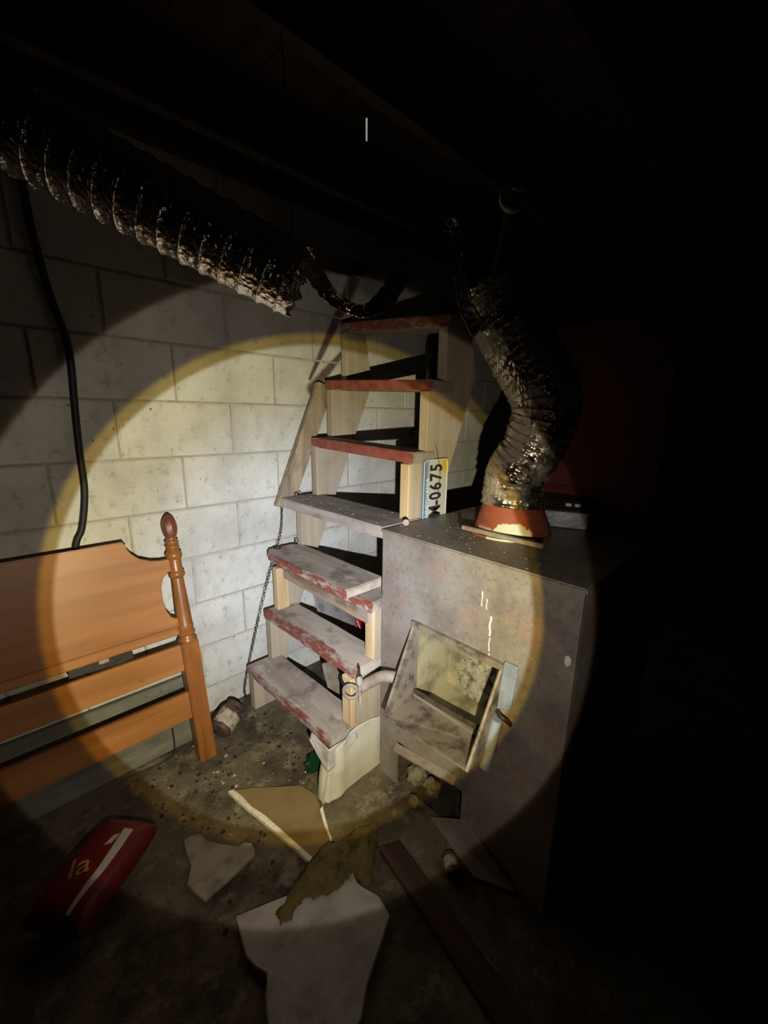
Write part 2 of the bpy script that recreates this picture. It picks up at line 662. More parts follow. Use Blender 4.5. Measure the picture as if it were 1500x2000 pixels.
ceil = empty('ceiling', (0.8, -1.8, 2.27), 'dark wooden basement ceiling of joists under floorboards', kind='structure')
for i in range(20):
    x0 = -2.6 + i * 0.25
    box('floorboard', x0, x0 + 0.248, -3.4, 0.0, 2.27, 2.29, 'joist_wood', ceil, 0.002)
for i in range(8):
    y0 = -0.26 - i * 0.44
    box('joist', -2.6, 2.4, y0 - 0.04, y0, 2.10, 2.27, 'joist_wood', ceil, 0.002)
box('sill_plate', -2.6, 2.4, -0.04, 0.0, 2.16, 2.27, 'joist_wood', ceil, 0.002)

# ------------------------------------------------------------------ staircase
st = empty('open_staircase', (0.6, -0.4, 0), 'steep open wooden staircase with worn red painted treads against block wall', 'staircase')
#        xf, xb, yfar, ynear, zfar, znear
TR = [(0.358, 0.515, -0.085, -0.702, 0.217, 0.238),
      (0.455, 0.605, -0.085, -0.722, 0.452, 0.464),
      (0.520, 0.665, -0.100, -0.724, 0.686, 0.690),
      (0.572, 0.768, -0.062, -0.724, 0.945, 0.945),
      (0.716, 0.836, -0.105, -0.720, 1.206, 1.183),
      (0.806, 0.930, -0.095, -0.718, 1.455, 1.428),
      (0.893, 1.030, -0.100, -0.718, 1.705, 1.652)]
TH = 0.040
rn = [0.372, 0.462, 0.548, 0.62, 0.718, 0.795, 0.885]
rf = [0.372, 0.468, 0.556, 0.645, 0.735, 0.826, 0.912]


def stringer(r, y0, y1, side):
    poly = [(r[0], 0.0)]
    for k in range(7):
        zt = TR[k][4 if side == 'far' else 5] - TH + 0.002
        poly.append((r[k], zt))
        poly.append((r[k + 1] if k < 6 else 1.03, zt))
    back = lambda z: 0.835 + 0.44 * (z - 0.961)
    poly.append((back(1.45) + 0.02, 1.45))
    poly.append((0.61 if side == 'near' else max(back(0.30), 0.56), 0.30))
    poly.append((0.61 if side == 'near' else 0.52, 0.0))
    return prism('stringer', poly, 1, y0, y1, 'stringer_wood', st, bevel=0.002)


stringer(rn, -0.712, -0.672, 'near')
stringer(rf, -0.118, -0.078, 'far')
tspec = [(0.012, 0.20, 1, '#aca297'), (0.030, 0.16, 2, '#b8ad9f'), (0.012, 0.12, 3, '#b8ad9f'), (-0.05, 0.0, 4, '#a89f9a'),
         (0.006, 0.0, 5, '#8a7c6c'), (0.006, 0.0, 6, '#8a7c6c'), (0.006, 0.12, 7, '#7c6a58')]


def tread(name, spec, t, th=TH, rounded=False):
    xf, xb, yf, yn, zf, zn = t
    tread_mat('tread_paint_%d' % spec[2], spec[0], spec[1], spec[2], spec[3])
    n = 14
    v = []
    wob = spec[2] * 3.1
    for i in range(n + 1):
        q = i / n
        y = yf + (yn - yf) * q
        z = zf + (zn - zf) * q
        dx0 = 0.004 * N3(q * 6, wob, 0)
        if rounded:
            dx0 += 0.030 * max(0, 1 - q / 0.10) ** 2
        dx1 = 0.003 * N3(q * 5, wob, 4) - (0.04 * max(0, 1 - q / 0.08) ** 2 if rounded else 0)
        v += [(xf + dx0, y, z), (xb + dx1, y, z), (xb + dx1, y, z - th), (xf + dx0, y, z - th)]
    f = [(0, 1, 2, 3), tuple(n * 4 + k for k in (3, 2, 1, 0))]
    for i in range(n):
        for k in range(4):
            k2 = (k + 1) % 4
            f.append((i * 4 + k, i * 4 + k2, (i + 1) * 4 + k2, (i + 1) * 4 + k))
    o = make(name, v, f, 'tread_paint_%d' % spec[2], st, origin=(xf, yn, zn - th), bevel=0.004, seg=2)
    return o


for k, t in enumerate(TR):
    tread('tread', tspec[k], t)
# the third step carries a second board with a rounded far end
tread('tread', (0.010, 0.14, 8, '#b8ad9f'), (0.470, 0.655, -0.070, -0.650, 0.724, 0.726), 0.034, True)
box('riser_board', 0.532, 0.548, -0.700, -0.118, 0.598, 0.648, 'riser_wood', st, 0.002)
# loose-looking upright piece at the far riser below the third step
box('riser_block', 0.500, 0.560, -0.135, -0.100, 0.452, 0.648, 'post_wood', st, 0.003)
box('riser_block', 0.445, 0.468, -0.712, -0.660, 0.24, 0.425, 'post_wood', st, 0.003)
box('riser_block', 0.543, 0.556, -0.714, -0.670, 0.46, 0.648, 'post_wood', st, 0.003)
box('riser_block', 0.703, 0.722, -0.714, -0.672, 0.946, 1.143, 'post_wood', st, 0.003)

# slanting grey brace between the treads and the wall
bv = []
for (x, z) in ((0.560, 0.905), (0.638, 0.885), (0.880, 1.430), (0.798, 1.452)):
    bv.append((x, z))
br = prism('brace_board', bv, 1, -0.062, -0.026, 'grey_wood', None, bevel=0.004)
tag(br, 'grainy grey board slanting up between stair treads and block wall', 'board')

# dark ring round the hole where the chain passes through the doubled tread
lathe('chain_hole', [(0, .009), (0, .017), (0.003, .017), (0.0035, .010), (-0.004, .009)], (0.534, -0.0875, 0.7235), 'soot_steel', st, 20)

# rusty chain along the foot of the stair
chain_pts = [(0.590, -0.048, 0.905), (0.560, -0.085, 0.80), (0.520, -0.088, 0.69), (0.485, -0.090, 0.60), (0.432, -0.091, 0.44), (0.386, -0.067, 0.235), (0.352, -0.066, 0.10), (0.352, -0.068, 0.05)]
cp = smooth_path(chain_pts, 30)
links = []
acc = 0.0
step = 0.0135
last = cp[0]
k = 0
for a, b in zip(cp[:-1], cp[1:]):
    acc += (b - a).length
    if acc >= step:
        acc = 0
        d = (b - a).normalized()
        s = d.cross(Vector((0, 1, 0))).normalized()
        if k % 2: s = d.cross(s)
        ring = [b + d * (0.010 * math.cos(t)) + s * (0.0048 * math.sin(t)) for t in [2 * math.pi * j / 10 for j in range(10)]]
        vv, ff = [], []
        nrm = d.cross(s)
        for j, p in enumerate(ring):
            out = (p - b).normalized()
            for m in range(5):
                an = 2 * math.pi * m / 5
                vv.append(p + out * (0.0017 * math.cos(an)) + nrm * (0.0017 * math.sin(an)))
        for j in range(10):
            for m in range(5):
                ff.append((j * 5 + m, j * 5 + (m + 1) % 5, ((j + 1) % 10) * 5 + (m + 1) % 5, ((j + 1) % 10) * 5 + m))
        links.append((vv, ff))
        k += 1
V, F = join_geo(links)
tag(make('chain', V, F, 'chain_steel', smooth=True), 'thin rusty chain hanging down beside the far ends of the lower treads', 'chain')

# hooked nails that hold chain and brace
for (x, y, z) in ((0.640, -0.080, 0.951), (0.632, -0.082, 0.731)):
    o = tube('bent_nail', [(x, y, z - 0.010), (x, y, z + 0.008), (x + 0.010, y - 0.008, z + 0.010), (x + 0.022, y - 0.020, z + 0.004)], 0.003, 'chain_steel', seg=7, n=5)
    tag(o, 'dark bent nail in the chipped bare tread at the furnace top level' if z > 0.9 else 'dark bent nail in the doubled tread with rounded end', 'nail', 'bent nails on the treads')

# ------------------------------------------------------------------ licence plate on the near stringer
def plate_mat():
    t = NT('plate_print')
    sx = t.n('ShaderNodeSeparateXYZ')
    t.l(t.O(), sx.inputs[0])
    x = sx.outputs['X']
    c = t.mix(t.ramp(x, 0.004, 0.040), hexc('#4a7299'), hexc('#c6c7b6'))
    z = sx.outputs['Z']
    c = t.mix(t.math('MULTIPLY', t.ramp(x, 0.075, 0.115), t.ramp(z, 0.215, 0.26)), c, hexc('#d9b823'))
    c = t.mix(t.math('MULTIPLY', t.ramp(t.noise('O', 30, 4), 0.55, 0.75), 0.4), c, hexc('#9a947f'))
    t.bump(t.noise('O', 14, 2), 0.15, 0.003)
    M['plate_print'] = t.done(c, 0.4, 0.1, 0.5)


plate_mat()
px0, pz0, pw, ph, py = 0.766, 0.865, 0.134, 0.290, -0.7272
poly = []
for cx, cz, a0 in ((pw - .014, ph - .014, 0), (.014, ph - .014, 90), (.014, .014, 180), (pw - .014, .014, 270)):
    for q in range(4):
        a = math.radians(a0 + q * 30)
        poly.append((px0 + cx + .014 * math.cos(a), pz0 + cz + .014 * math.sin(a)))
pl = empty('licence_plate', (px0, py, pz0), 'old blue, white and yellow licence plate nailed upright on stair stringer', 'licence plate')
prism('plate_sheet', poly, 1, py - 0.0012, py + 0.0035, 'plate_print', pl)
rim = []
npol = len(poly)
cxm, czm = px0 + pw / 2, pz0 + ph / 2
vv, ff = [], []
for (x, z) in poly:
    for s in (1.0, 0.955):
        sx_ = cxm + (x - cxm) * (1 - (1 - s) * 1.0)
        sz_ = czm + (z - czm) * (1 - (1 - s) * 0.5)
        vv += [(sx_, py - 0.003, sz_), (sx_, py - 0.001, sz_)]
for i in range(npol):
    a = i * 4; b = ((i + 1) % npol) * 4
    ff += [(a, b, b + 2, a + 2), (a + 1, a + 3, b + 3, b + 1), (a, a + 1, b + 1, b), (a + 2, b + 2, b + 3, a + 3)]
make('plate_rim', vv, ff, 'white_print', pl)
plain('plate_ink', '#2b2b2c', 0.5, 0, var=0.1)
plain('plate_blue_ink', '#e0e6ea', 0.5, 0, var=0.1)
chars = []
for ch, z in (('5', 1.124), ('7', 1.090), ('6', 1.055), ('0', 1.020), ('-', 0.993), ('M', 0.963)):
    v, f = text_geo(ch, 0.092, (px0 + 0.070, py - 0.002, z), (0, 0, 1), (-1, 0, 0), bold=0.0022)
    v = [Vector((p.x, p.y, z + (p.z - z) * 0.62)) for p in v]
    chars.append((v, f))
V, F = join_geo(chars)
make('plate_number', V, F, 'plate_ink', pl)
V, F = text_geo('PENNSYLVANIA', 0.024, (px0 + 0.022, py - 0.0016, 1.005), (0, 0, 1), (-1, 0, 0), 0.0003)
make('plate_lettering', V, F, 'plate_blue_ink', pl)
# a dead wire dangling over the plate
tag(tube('thin_wire', [(0.838, -0.719, 1.205), (0.840, -0.7325, 1.15), (0.852, -0.7325, 1.10), (0.846, -0.7325, 1.03), (0.843, -0.7320, 0.98)], 0.0012, 'black_plastic', seg=5), 'thin dark wire dangling over the licence plate', 'wire')

# ------------------------------------------------------------------ furnace
FX0, FX1, FY0, FY1, FZ = 0.564, 1.28, -1.375, -0.735, 0.930
fu = empty('furnace', (0.9, -1.05, 0), 'old rusty brown sheet steel furnace beside the staircase', 'furnace')
# front panel pieces round the two openings
FT = 0.012


def fpanel(y0, y1, z0, z1, nm='front_panel'):
    return box(nm, FX0, FX0 + FT, y0, y1, z0, z1, 'furnace', fu, 0.0)


OY0, OY1, OZ0, OZ1 = -1.195, -0.892, 0.415, 0.660    # fire door opening
AY0, AY1, AZ0, AZ1 = -1.100, -0.818, 0.000, 0.185    # ash opening
pan = []
for (a, b, c, d) in ((FY0, FY1, OZ1, FZ), (OY1, FY1, AZ1, OZ1), (FY0, OY0, AZ1, OZ1), (OY0, OY1, AZ1, OZ0), (AY1, FY1, 0, AZ1), (FY0, AY0, 0, AZ1)):
    pan.append((boxv(FX0, FX0 + FT, a, b, c, d), BF))
V, F = join_geo(pan)
make('front_panel', V, F, 'furnace', fu)
box('side_panel', FX0 + FT, FX1, FY1 - FT, FY1, 0, FZ, 'furnace', fu, 0.002)
box('side_panel', FX0 + FT, FX1, FY0, FY0 + FT, 0, FZ, 'furnace', fu, 0.002)
box('back_panel', FX1 - FT, FX1, FY0 + FT, FY1 - FT, 0, FZ, 'furnace', fu, 0.002)
box('top_panel', FX0 - 0.006, FX1 + 0.004, FY0 - 0.006, FY1 + 0.004, FZ, FZ + 0.014, 'furnace', fu, 0.004, seg=2)
# firebox behind the fire door
vb = [(0.576, OY0 - .01, 0.36), (0.576, OY1 + .01, 0.36), (0.576, OY1 + .01, OZ1 + .02), (0.576, OY0 - .01, OZ1 + .02),
      (0.76, OY0 - .05, 0.36), (0.76, OY1 + .01, 0.36), (0.76, OY1 + .01, OZ1 + .06), (0.76, OY0 - .05, OZ1 + .06)]
make('firebox_lining', vb, [(4, 5, 6, 7), (0, 1, 5, 4), (1, 2, 6, 5), (2, 3, 7, 6), (3, 0, 4, 7)], 'firebox', fu)


def lump(name, c, r, mat, parent, seed, sq=(1, 1, 1), sub=2, amp=0.3, fq=3.0):
    bm = bmesh.new()
    bmesh.ops.create_icosphere(bm, subdivisions=sub, radius=1)
    v = []
    for q in bm.verts:
        d = 1 + amp * N3(q.co.x * fq / 2 + seed, q.co.y * fq / 2, q.co.z * fq / 2)
        v.append((c[0] + q.co.x * r * d * sq[0], c[1] + q.co.y * r * d * sq[1], c[2] + q.co.z * r * d * sq[2]))
    f = [tuple(x.index for x in p.verts) for p in bm.faces]
    bm.free()
    return make(name, v, f, mat, parent, smooth=True)


lump('ash_crust', (0.752, -1.04, 0.405), 0.085, 'ash_white', fu, 3, (0.11, 1, 1.1), 4, 0.9, 7)
# sloping coal hopper frame on the front
HP = [(0.562, 0.672), (0.436, 0.402), (0.562, 0.402)]
prism('hopper_cheek', [(0.562, 0.672), (0.434, 0.400), (0.562, 0.400)], 1, -0.892, -0.884, 'hopper_steel', fu, 0.0005)
prism('hopper_cheek', [(0.562, 0.672), (0.424, 0.432), (0.562, 0.400)], 1, -1.203, -1.195, 'hopper_steel', fu, 0.0005)
make('hopper_floor', [(0.562, -1.196, 0.405), (0.562, -0.891, 0.405), (0.434, -0.891, 0.402), (0.424, -1.196, 0.434),
                      (0.562, -1.196, 0.398), (0.562, -0.891, 0.398), (0.434, -0.891, 0.395), (0.424, -1.196, 0.427)], BF, 'hopper_steel', fu)
box('hopper_rim', 0.548, 0.564, -1.206, -0.882, 0.660, 0.678, 'hopper_steel', fu, 0.002)
tube('hopper_edge', [(0.560, -0.888, 0.674), (0.433, -0.888, 0.400)], 0.0045, 'hopper_steel', fu, seg=8, n=3)
tube('hopper_edge', [(0.560, -1.199, 0.674), (0.422, -1.199, 0.432)], 0.0055, 'hopper_steel', fu, seg=8, n=3)
# dark bar standing in for the shaded gap along the opening's bottom
tube('gap_shade_bar', [(0.558, -0.900, 0.432), (0.556, -1.05, 0.440), (0.553, -1.185, 0.452)], 0.008, 'soot_steel', fu, seg=8, n=6)
# blue-grey latch plates beside the hopper
lv = [(0.552, -1.205, 0.688), (0.552, -1.244, 0.688), (0.548, -1.236, 0.560), (0.542, -1.198, 0.548)]
lv2 = [(x + 0.012, y, z) for x, y, z in lv]
make('latch_plate', lv + lv2, BF, 'blue_steel', fu, bevel=0.003)
tube('latch_pipe', [(0.530, -1.212, 0.530), (0.515, -1.210, 0.47), (0.495, -1.208, 0.40)], 0.014, 'blue_steel', fu, seg=12, n=6)
tube('latch_clip', [(0.543, -1.20, 0.548), (0.530, -1.222, 0.545), (0.538, -1.236, 0.535), (0.556, -1.238, 0.515)], 0.006, 'dark_steel', fu, seg=8, n=5)
# ash pit behind the lower opening
vb = [(0.576, AY0, 0.004), (0.576, AY1, 0.004), (0.576, AY1, AZ1), (0.576, AY0, AZ1), (0.75, AY0, 0.004), (0.75, AY1, 0.004), (0.75, AY1, AZ1), (0.75, AY0, AZ1)]
make('ash_pit', vb, [(4, 5, 6, 7), (0, 1, 5, 4), (1, 2, 6, 5), (2, 3, 7, 6), (3, 0, 4, 7)], 'soot_steel', fu)
make('ash_lip', [(0.545, -0.818, 0.150), (0.545, -1.08, 0.205), (0.562, -1.08, 0.222), (0.562, -0.818, 0.170),
                 (0.545, -0.818, 0.156), (0.545, -1.08, 0.211), (0.562, -1.08, 0.228), (0.562, -0.818, 0.176)], BF, 'furnace', fu)
make('bent_flange', [(0.545, -1.00, 0.012), (0.500, -1.20, 0.006), (0.548, -1.30, 0.010), (0.562, -1.12, 0.09),
                     (0.547, -1.00, 0.016), (0.502, -1.20, 0.010), (0.550, -1.30, 0.014), (0.564, -1.12, 0.095)], BF, 'furnace', fu)
# paint drips down the front
for (y, z0, z1, ww) in ((-1.121, 0.81, 0.853, .0022), (-1.136, 0.806, 0.836, .002), (-1.151, 0.735, 0.792, .0042), (-1.152, 0.69, 0.73, .0028), (-1.154, 0.655, 0.685, .002)):
    pts = []
    for i in range(9):
        q = i / 8
        pts.append((y + ww * (0.6 + 0.4 * math.sin(q * 9 + y * 90)), z0 + (z1 - z0) * q))
    for i in range(8, -1, -1):
        q = i / 8
        pts.append((y - ww * (0.6 + 0.4 * math.cos(q * 8 + y * 50)), z0 + (z1 - z0) * q))
    prism('paint_drip', pts, 0, FX0 - 0.0012, FX0 + 0.001, 'white_paint', fu)
lump('paint_drip', (0.560, -1.358, 0.76), 0.010, 'white_paint', fu, 5, (0.5, 0.8, 1.5))

# pull ring and pencil-thin bolt on the top, near the stair
rg = lathe('pipe_washer', [(0, .005), (0, .0105), (0.008, .0105), (0.008, .005), (0.001, .0045)], (0.655, -0.752, FZ + 0.0235), 'tan_pipe', None, 20, (-0.75, -0.6, 0.25))
tag(rg, 'small tan washer standing on the furnace top edge', 'washer')

# control box at the rear of the top, seen right of the red boot
cb = empty('control_box', (1.06, -1.15, FZ + 0.014), 'dark steel control box with two white tabs on furnace top', 'control box')


def cbx(pts):
    d = Vector((0.40, -0.92, 0)).normalized()      # along the front face
    e = Vector((0.92, 0.40, 0)).normalized()       # towards the back
    o0 = Vector((1.006, -1.064, FZ + 0.013))
    return [o0 + d * a + e * b + Vector((0, 0, c)) for a, b, c in pts]


L_ = 0.165
prof = [(0, 0), (0, 0.060), (0.035, 0.092), (0.12, 0.092), (0.12, 0)]
v = cbx([(0, b, c) for b, c in prof] + [(L_, b, c) for b, c in prof])
make('box_body', v, [(0, 1, 2, 3, 4), (9, 8, 7, 6, 5)] + [(i, (i + 1) % 5, 5 + (i + 1) % 5, 5 + i) for i in range(5)], 'dark_steel', cb, bevel=0.002)
v = cbx([(0.004, -0.004, 0.004), (L_ - 0.03, -0.004, 0.004), (L_ - 0.03, 0.0, 0.004), (0.004, 0.0, 0.004), (0.004, -0.004, 0.056), (L_ - 0.03, -0.004, 0.056), (L_ - 0.03, 0.0, 0.056), (0.004, 0.0, 0.056)])
make('cover_plate', v, BF, 'galvanised', cb)
for a in (0.066, 0.094):
    v = cbx([(a, 0.012, 0.074), (a + .018, 0.012, 0.074), (a + .018, 0.018, 0.074), (a, 0.018, 0.074), (a, 0.012, 0.084), (a + .018, 0.012, 0.084), (a + .018, 0.018, 0.084), (a, 0.018, 0.084)])
    make('white_tab', v, BF, 'white_paint', cb)
for c in (0.015, 0.045):
    lathe('screw_head', [(0, .0035), (.002, .003), (.003, .001)], cbx([(0.118, -0.004, c)])[0], 'bright_steel', cb, 10, (-0.92, -0.40, 0))

# dark red casing standing behind the control box
rc = empty('red_plenum', (1.2, -1.15, FZ + 0.014), 'dark red sheet metal plenum behind the control box on the furnace', 'plenum')
box('plenum_casing', 1.192, 1.276, -1.34, -0.96, FZ + 0.013, 1.62, 'red_steel', rc, 0.004)
box('plenum_seam', 1.184, 1.193, -1.345, -0.955, 1.05, 1.062, 'red_steel', rc, 0.002)

# ------------------------------------------------------------------ red boot and ducts
bt = empty('duct_boot', (0.88, -1.03, FZ + 0.014), 'red painted tapering duct boot with white paint patch on furnace', 'duct boot')
n = 40
v, f = [], []
c0 = Vector((0.880, -1.020, FZ + 0.016)); c1 = Vector((0.885, -1.008, 1.050))
for j in range(9):
    q = j / 8
    e = 2.0
    for k in range(n):
        a = 2 * math.pi * k / n
        ca, sa = math.cos(a), math.sin(a)
        rx = 0.122 * (1 - q) + 0.086 * q
        ry = 0.122 * (1 - q) + 0.086 * q
        x = math.copysign(abs(ca) ** (2 / e), ca) * rx
        y = math.copysign(abs(sa) ** (2 / e), sa) * ry
        c = c0.lerp(c1, q)
        v.append((c.x + x, c.y + y, c.z))
for j in range(8):
    for k in range(n):
        k2 = (k + 1) % n
        f.append((j * n + k, j * n + k2, (j + 1) * n + k2, (j + 1) * n + k))
f.append(tuple(range(n - 1, -1, -1))); f.append(tuple(8 * n + k for k in range(n)))
make('boot_body', v, f, 'boot', bt, smooth=True)
# front flange strip lifted off the top, and the oval collar below it
box('flange_strip', 0.742, 0.757, -1.188, -0.916, FZ + 0.018, FZ + 0.032, 'tan_pipe', bt, 0.002)
ov = []
for k in range(36):
    a = 2 * math.pi * k / 36
    ov.append((0.862 + 0.135 * math.cos(a), -1.022 + 0.128 * math.sin(a)))
prism('collar_plate', ov, 2, FZ + 0.013, FZ + 0.019, 'boot', bt)
tube('collar_clip', [(0.748, -0.918, FZ + 0.022), (0.752, -0.902, FZ + 0.026), (0.775, -0.892, FZ + 0.034), (0.80, -0.87, FZ + 0.02)], 0.004, 'dark_steel', bt, seg=7, n=5)


def flexduct(name, pts, r0, pitch, ridge, mat, label, crumple=0.006, seg=64, n=40, ragged=(0, 1), seed=0, rmul=None, squash=None):
    path = smooth_path(pts, n)
    fr = frames(path)
    tot = sum((b - a).length for a, b in zip(path[:-1], path[1:]))
    v, f = [], []
    s = 0
    for i, p in enumerate(path):
        if i: s += (p - path[i - 1]).length
        q = s / tot
        for k in range(seg):
            a = 2 * math.pi * k / seg
            ph = s / pitch + a / (2 * math.pi)
            fph = ph - math.floor(ph)
            rr = ridge * (1 - min(1, abs(fph - 0.5) * 2 / 0.45)) if abs(fph - 0.5) * 2 < 0.45 else 0
            ca, sa = math.cos(a), math.sin(a)
            cr = crumple * (N3(ca * 3 + seed, sa * 3, s * 45) + 0.6 * N3(ca * 8 + seed, sa * 8, s * 80))
            r = (r0 * (rmul(q) if rmul else 1)) + rr + cr
            sh = 0
            if q > 0.97 and ragged[1]:
                sh = 0.02 * N3(ca * 4, sa * 4, seed + 9) * (q - 0.97) / 0.03
            elif q < 0.03 and ragged[0]:
                sh = 0.02 * N3(ca * 4, sa * 4, seed + 3) * (0.03 - q) / 0.03
            t = fr[i][0].cross(fr[i][1])
            v.append(p + fr[i][0] * (ca * r) + fr[i][1] * (sa * r) + t * sh)
    N = len(path)
    for i in range(N - 1):
        for k in range(seg):
            k2 = (k + 1) % seg
            f.append((i * seg + k, i * seg + k2, (i + 1) * seg + k2, (i + 1) * seg + k))
    return v, f


# left duct: torn free, hanging by a wire
d1 = empty('flexible_duct', (-0.05, -0.45, 1.6), 'long shiny foil duct hanging torn and open ended below the ceiling', 'flexible duct', 'foil ducts')
LP = [(-0.380, -0.245, 1.985), (-0.302, -0.293, 1.950), (-0.253, -0.319, 1.925), (-0.093, -0.414, 1.846), (0.102, -0.553, 1.737), (0.300, -0.692, 1.628)]
v, f = flexduct('duct', LP, 0.085, 0.047, 0.0035, 'foil', '', 0.0028, 72, 60, (0, 1), 1)
o = make('foil_sleeve', v, f, 'foil', d1, smooth=True)
md = o.modifiers.new('thickness', 'SOLIDIFY'); md.thickness = 0.002
path = smooth_path(LP, 60)
fr = frames(path)
hel = []
s = 0
for i, p in enumerate(path):
    if i: s += (p - path[i - 1]).length
    for sub in range(3):
        if i + 1 >= len(path): break
        q = p.lerp(path[i + 1], sub / 3)
        ss = s + (q - p).length
        a = -2 * math.pi * ss / 0.047 + math.pi
        hel.append(q + fr[i][0] * (math.cos(a) * 0.0888) + fr[i][1] * (math.sin(a) * 0.0888))
V, F = tube_mesh(hel, 0.0022, 6)
make('wire_helix', V, F, 'foil', d1, smooth=True)

# right duct standing on the boot
d2 = empty('flexible_duct', (0.9, -1.0, 1.03), 'dusty crumpled foil duct rising from the red boot on furnace', 'flexible duct', 'foil ducts')
RP = [(0.885, -1.008, 1.025), (0.892, -1.010, 1.12), (0.90, -1.062, 1.23), (0.902, -1.080, 1.36), (0.90, -0.992, 1.50), (0.90, -0.915, 1.61), (0.90, -0.872, 1.69)]
v, f = flexduct('duct', RP, 0.093, 0.026, 0.004, 'foil_dusty', '', 0.0045, 72, 44, (0, 1), 5, lambda q: 1.02 - 0.05 * math.exp(-((q - 0.27) / 0.05) ** 2) + 0.06 * min(1, max(0, (q - .3) / .2)))
o = make('foil_sleeve', v, f, 'foil_dusty', d2, smooth=True)
md = o.modifiers.new('thickness', 'SOLIDIFY'); md.thickness = 0.002
# peeled lip of foil near the torn top


def lip(u, vv_):
    a = math.radians(175 + 75 * u)
    p = Vector((0.90, -0.885, 1.655))
    r = 0.098 + 0.012 * N3(u * 5, vv_ * 3, 2)
    return p + Vector((math.cos(a) * r, math.sin(a) * r, 0.05 * vv_ - 0.02 + 0.015 * N3(u * 6, vv_ * 5, 7) + 0.03 * u))


grid_sheet('torn_lip', lip, 20, 8, 'foil_dusty', d2, 0.0015)
# inner liner still standing above the torn duct
ln = empty('duct_liner', (0.9, -0.89, 1.62), 'narrow dark liner tube with pale broken rim above dusty duct', 'duct liner')
v, f = tube_mesh(smooth_path([(0.90, -0.885, 1.62), (0.905, -0.895, 1.76), (0.902, -0.915, 1.86), (0.885, -0.930, 1.915)], 16), lambda i, s, a: 0.026 + 0.003 * N3(math.cos(a) * 2, math.sin(a) * 2, s * 30), 20, False)
make('liner_tube', v, f, 'black_plastic', ln, smooth=True)
tor = []
cx = Vector((0.872, -0.938, 1.922))
q = Vector((-0.72, -0.66, 0.2)).to_track_quat('Z', 'Y')
rp = []
for k in range(25):
    a = 2 * math.pi * k / 24 * 0.93 + 0.5
    r = 0.033 + 0.005 * N3(k * 0.5, 2, 1)
    rp.append(cx + q @ Vector((r * math.cos(a), r * math.sin(a), 0.004 * N3(k * .7, 0, 0))))
V, F = tube_mesh(rp, lambda i, s, a: 0.009 + 0.004 * N3(s * 60, math.cos(a), 3), 8)
make('broken_rim', V, F, 'label_rag', ln, smooth=True)

# foil ribbon that still joins the two ducts
SP = [(0.300, -0.690, 1.700), (0.330, -0.733, 1.635), (0.355, -0.757, 1.595), (0.395, -0.790, 1.568), (0.423, -0.817, 1.567), (0.49, -0.823, 1.615), (0.546, -0.822, 1.694), (0.658, -0.82, 1.815), (0.706, -0.83, 1.839), (0.733, -0.849, 1.818), (0.74, -0.864, 1.703), (0.75, -0.885, 1.616), (0.805, -0.895, 1.558)]
sp = smooth_path(SP, 14)
W_ = [0.020, 0.022, 0.020, 0.014, 0.016, 0.026, 0.024, 0.020, 0.017, 0.016, 0.019, 0.021, 0.030]
vv, ff = [], []
vd = Vector((0.60, 0.76, 0.25)).normalized()
for i, p in enumerate(sp):
    a = sp[max(i - 1, 0)]; b = sp[min(i + 1, len(sp) - 1)]
    t = (b - a).normalized()
    side = t.cross(vd).normalized()
    nn = t.cross(side).normalized()
    qq = i / (len(sp) - 1) * 12
    k0 = min(int(qq), 11)
    ww = W_[k0] + (W_[k0 + 1] - W_[k0]) * (qq - k0)
    tw = 0.25 * math.sin(i * 0.06) + 0.3 * N3(i * 0.05, 3, 3)
    sd = side * math.cos(tw) + nn * math.sin(tw)
    n2 = t.cross(sd)
    for k in range(9):
        c = k / 4 - 1
        vv.append(p + sd * (c * ww * (1 + 0.15 * N3(i * 0.3, c, 1))) + n2 * (0.004 * c * c + 0.004 * N3(i * 0.25, c * 3, 5)))
for i in range(len(sp) - 1):
    for k in range(8):
        ff.append((i * 9 + k, i * 9 + k + 1, (i + 1) * 9 + k + 1, (i + 1) * 9 + k))
o = make('foil_ribbon', vv, ff, 'foil_strip', smooth=True)
md = o.modifiers.new('thickness', 'SOLIDIFY'); md.thickness = 0.0012; md.offset = 0
tag(o, 'crumpled foil ribbon looping between the two torn ducts', 'foil strip')
# hanging wires from the joists
tag(tube('hanger_wire', [(0.715, -0.72, 2.10), (0.712, -0.76, 2.0), (0.708, -0.832, 1.833)], 0.0015, 'dark_steel', seg=6, n=6), 'thin dark wire holding up the foil ribbon', 'wire')
tag(tube('hanger_wire', [(0.255, -0.72, 2.10), (0.252, -0.735, 1.95), (0.27, -0.715, 1.84), (0.282, -0.695, 1.712)], 0.0018, 'chain_steel', seg=6, n=6), 'thin wire holding up the open end of the long foil duct', 'wire')

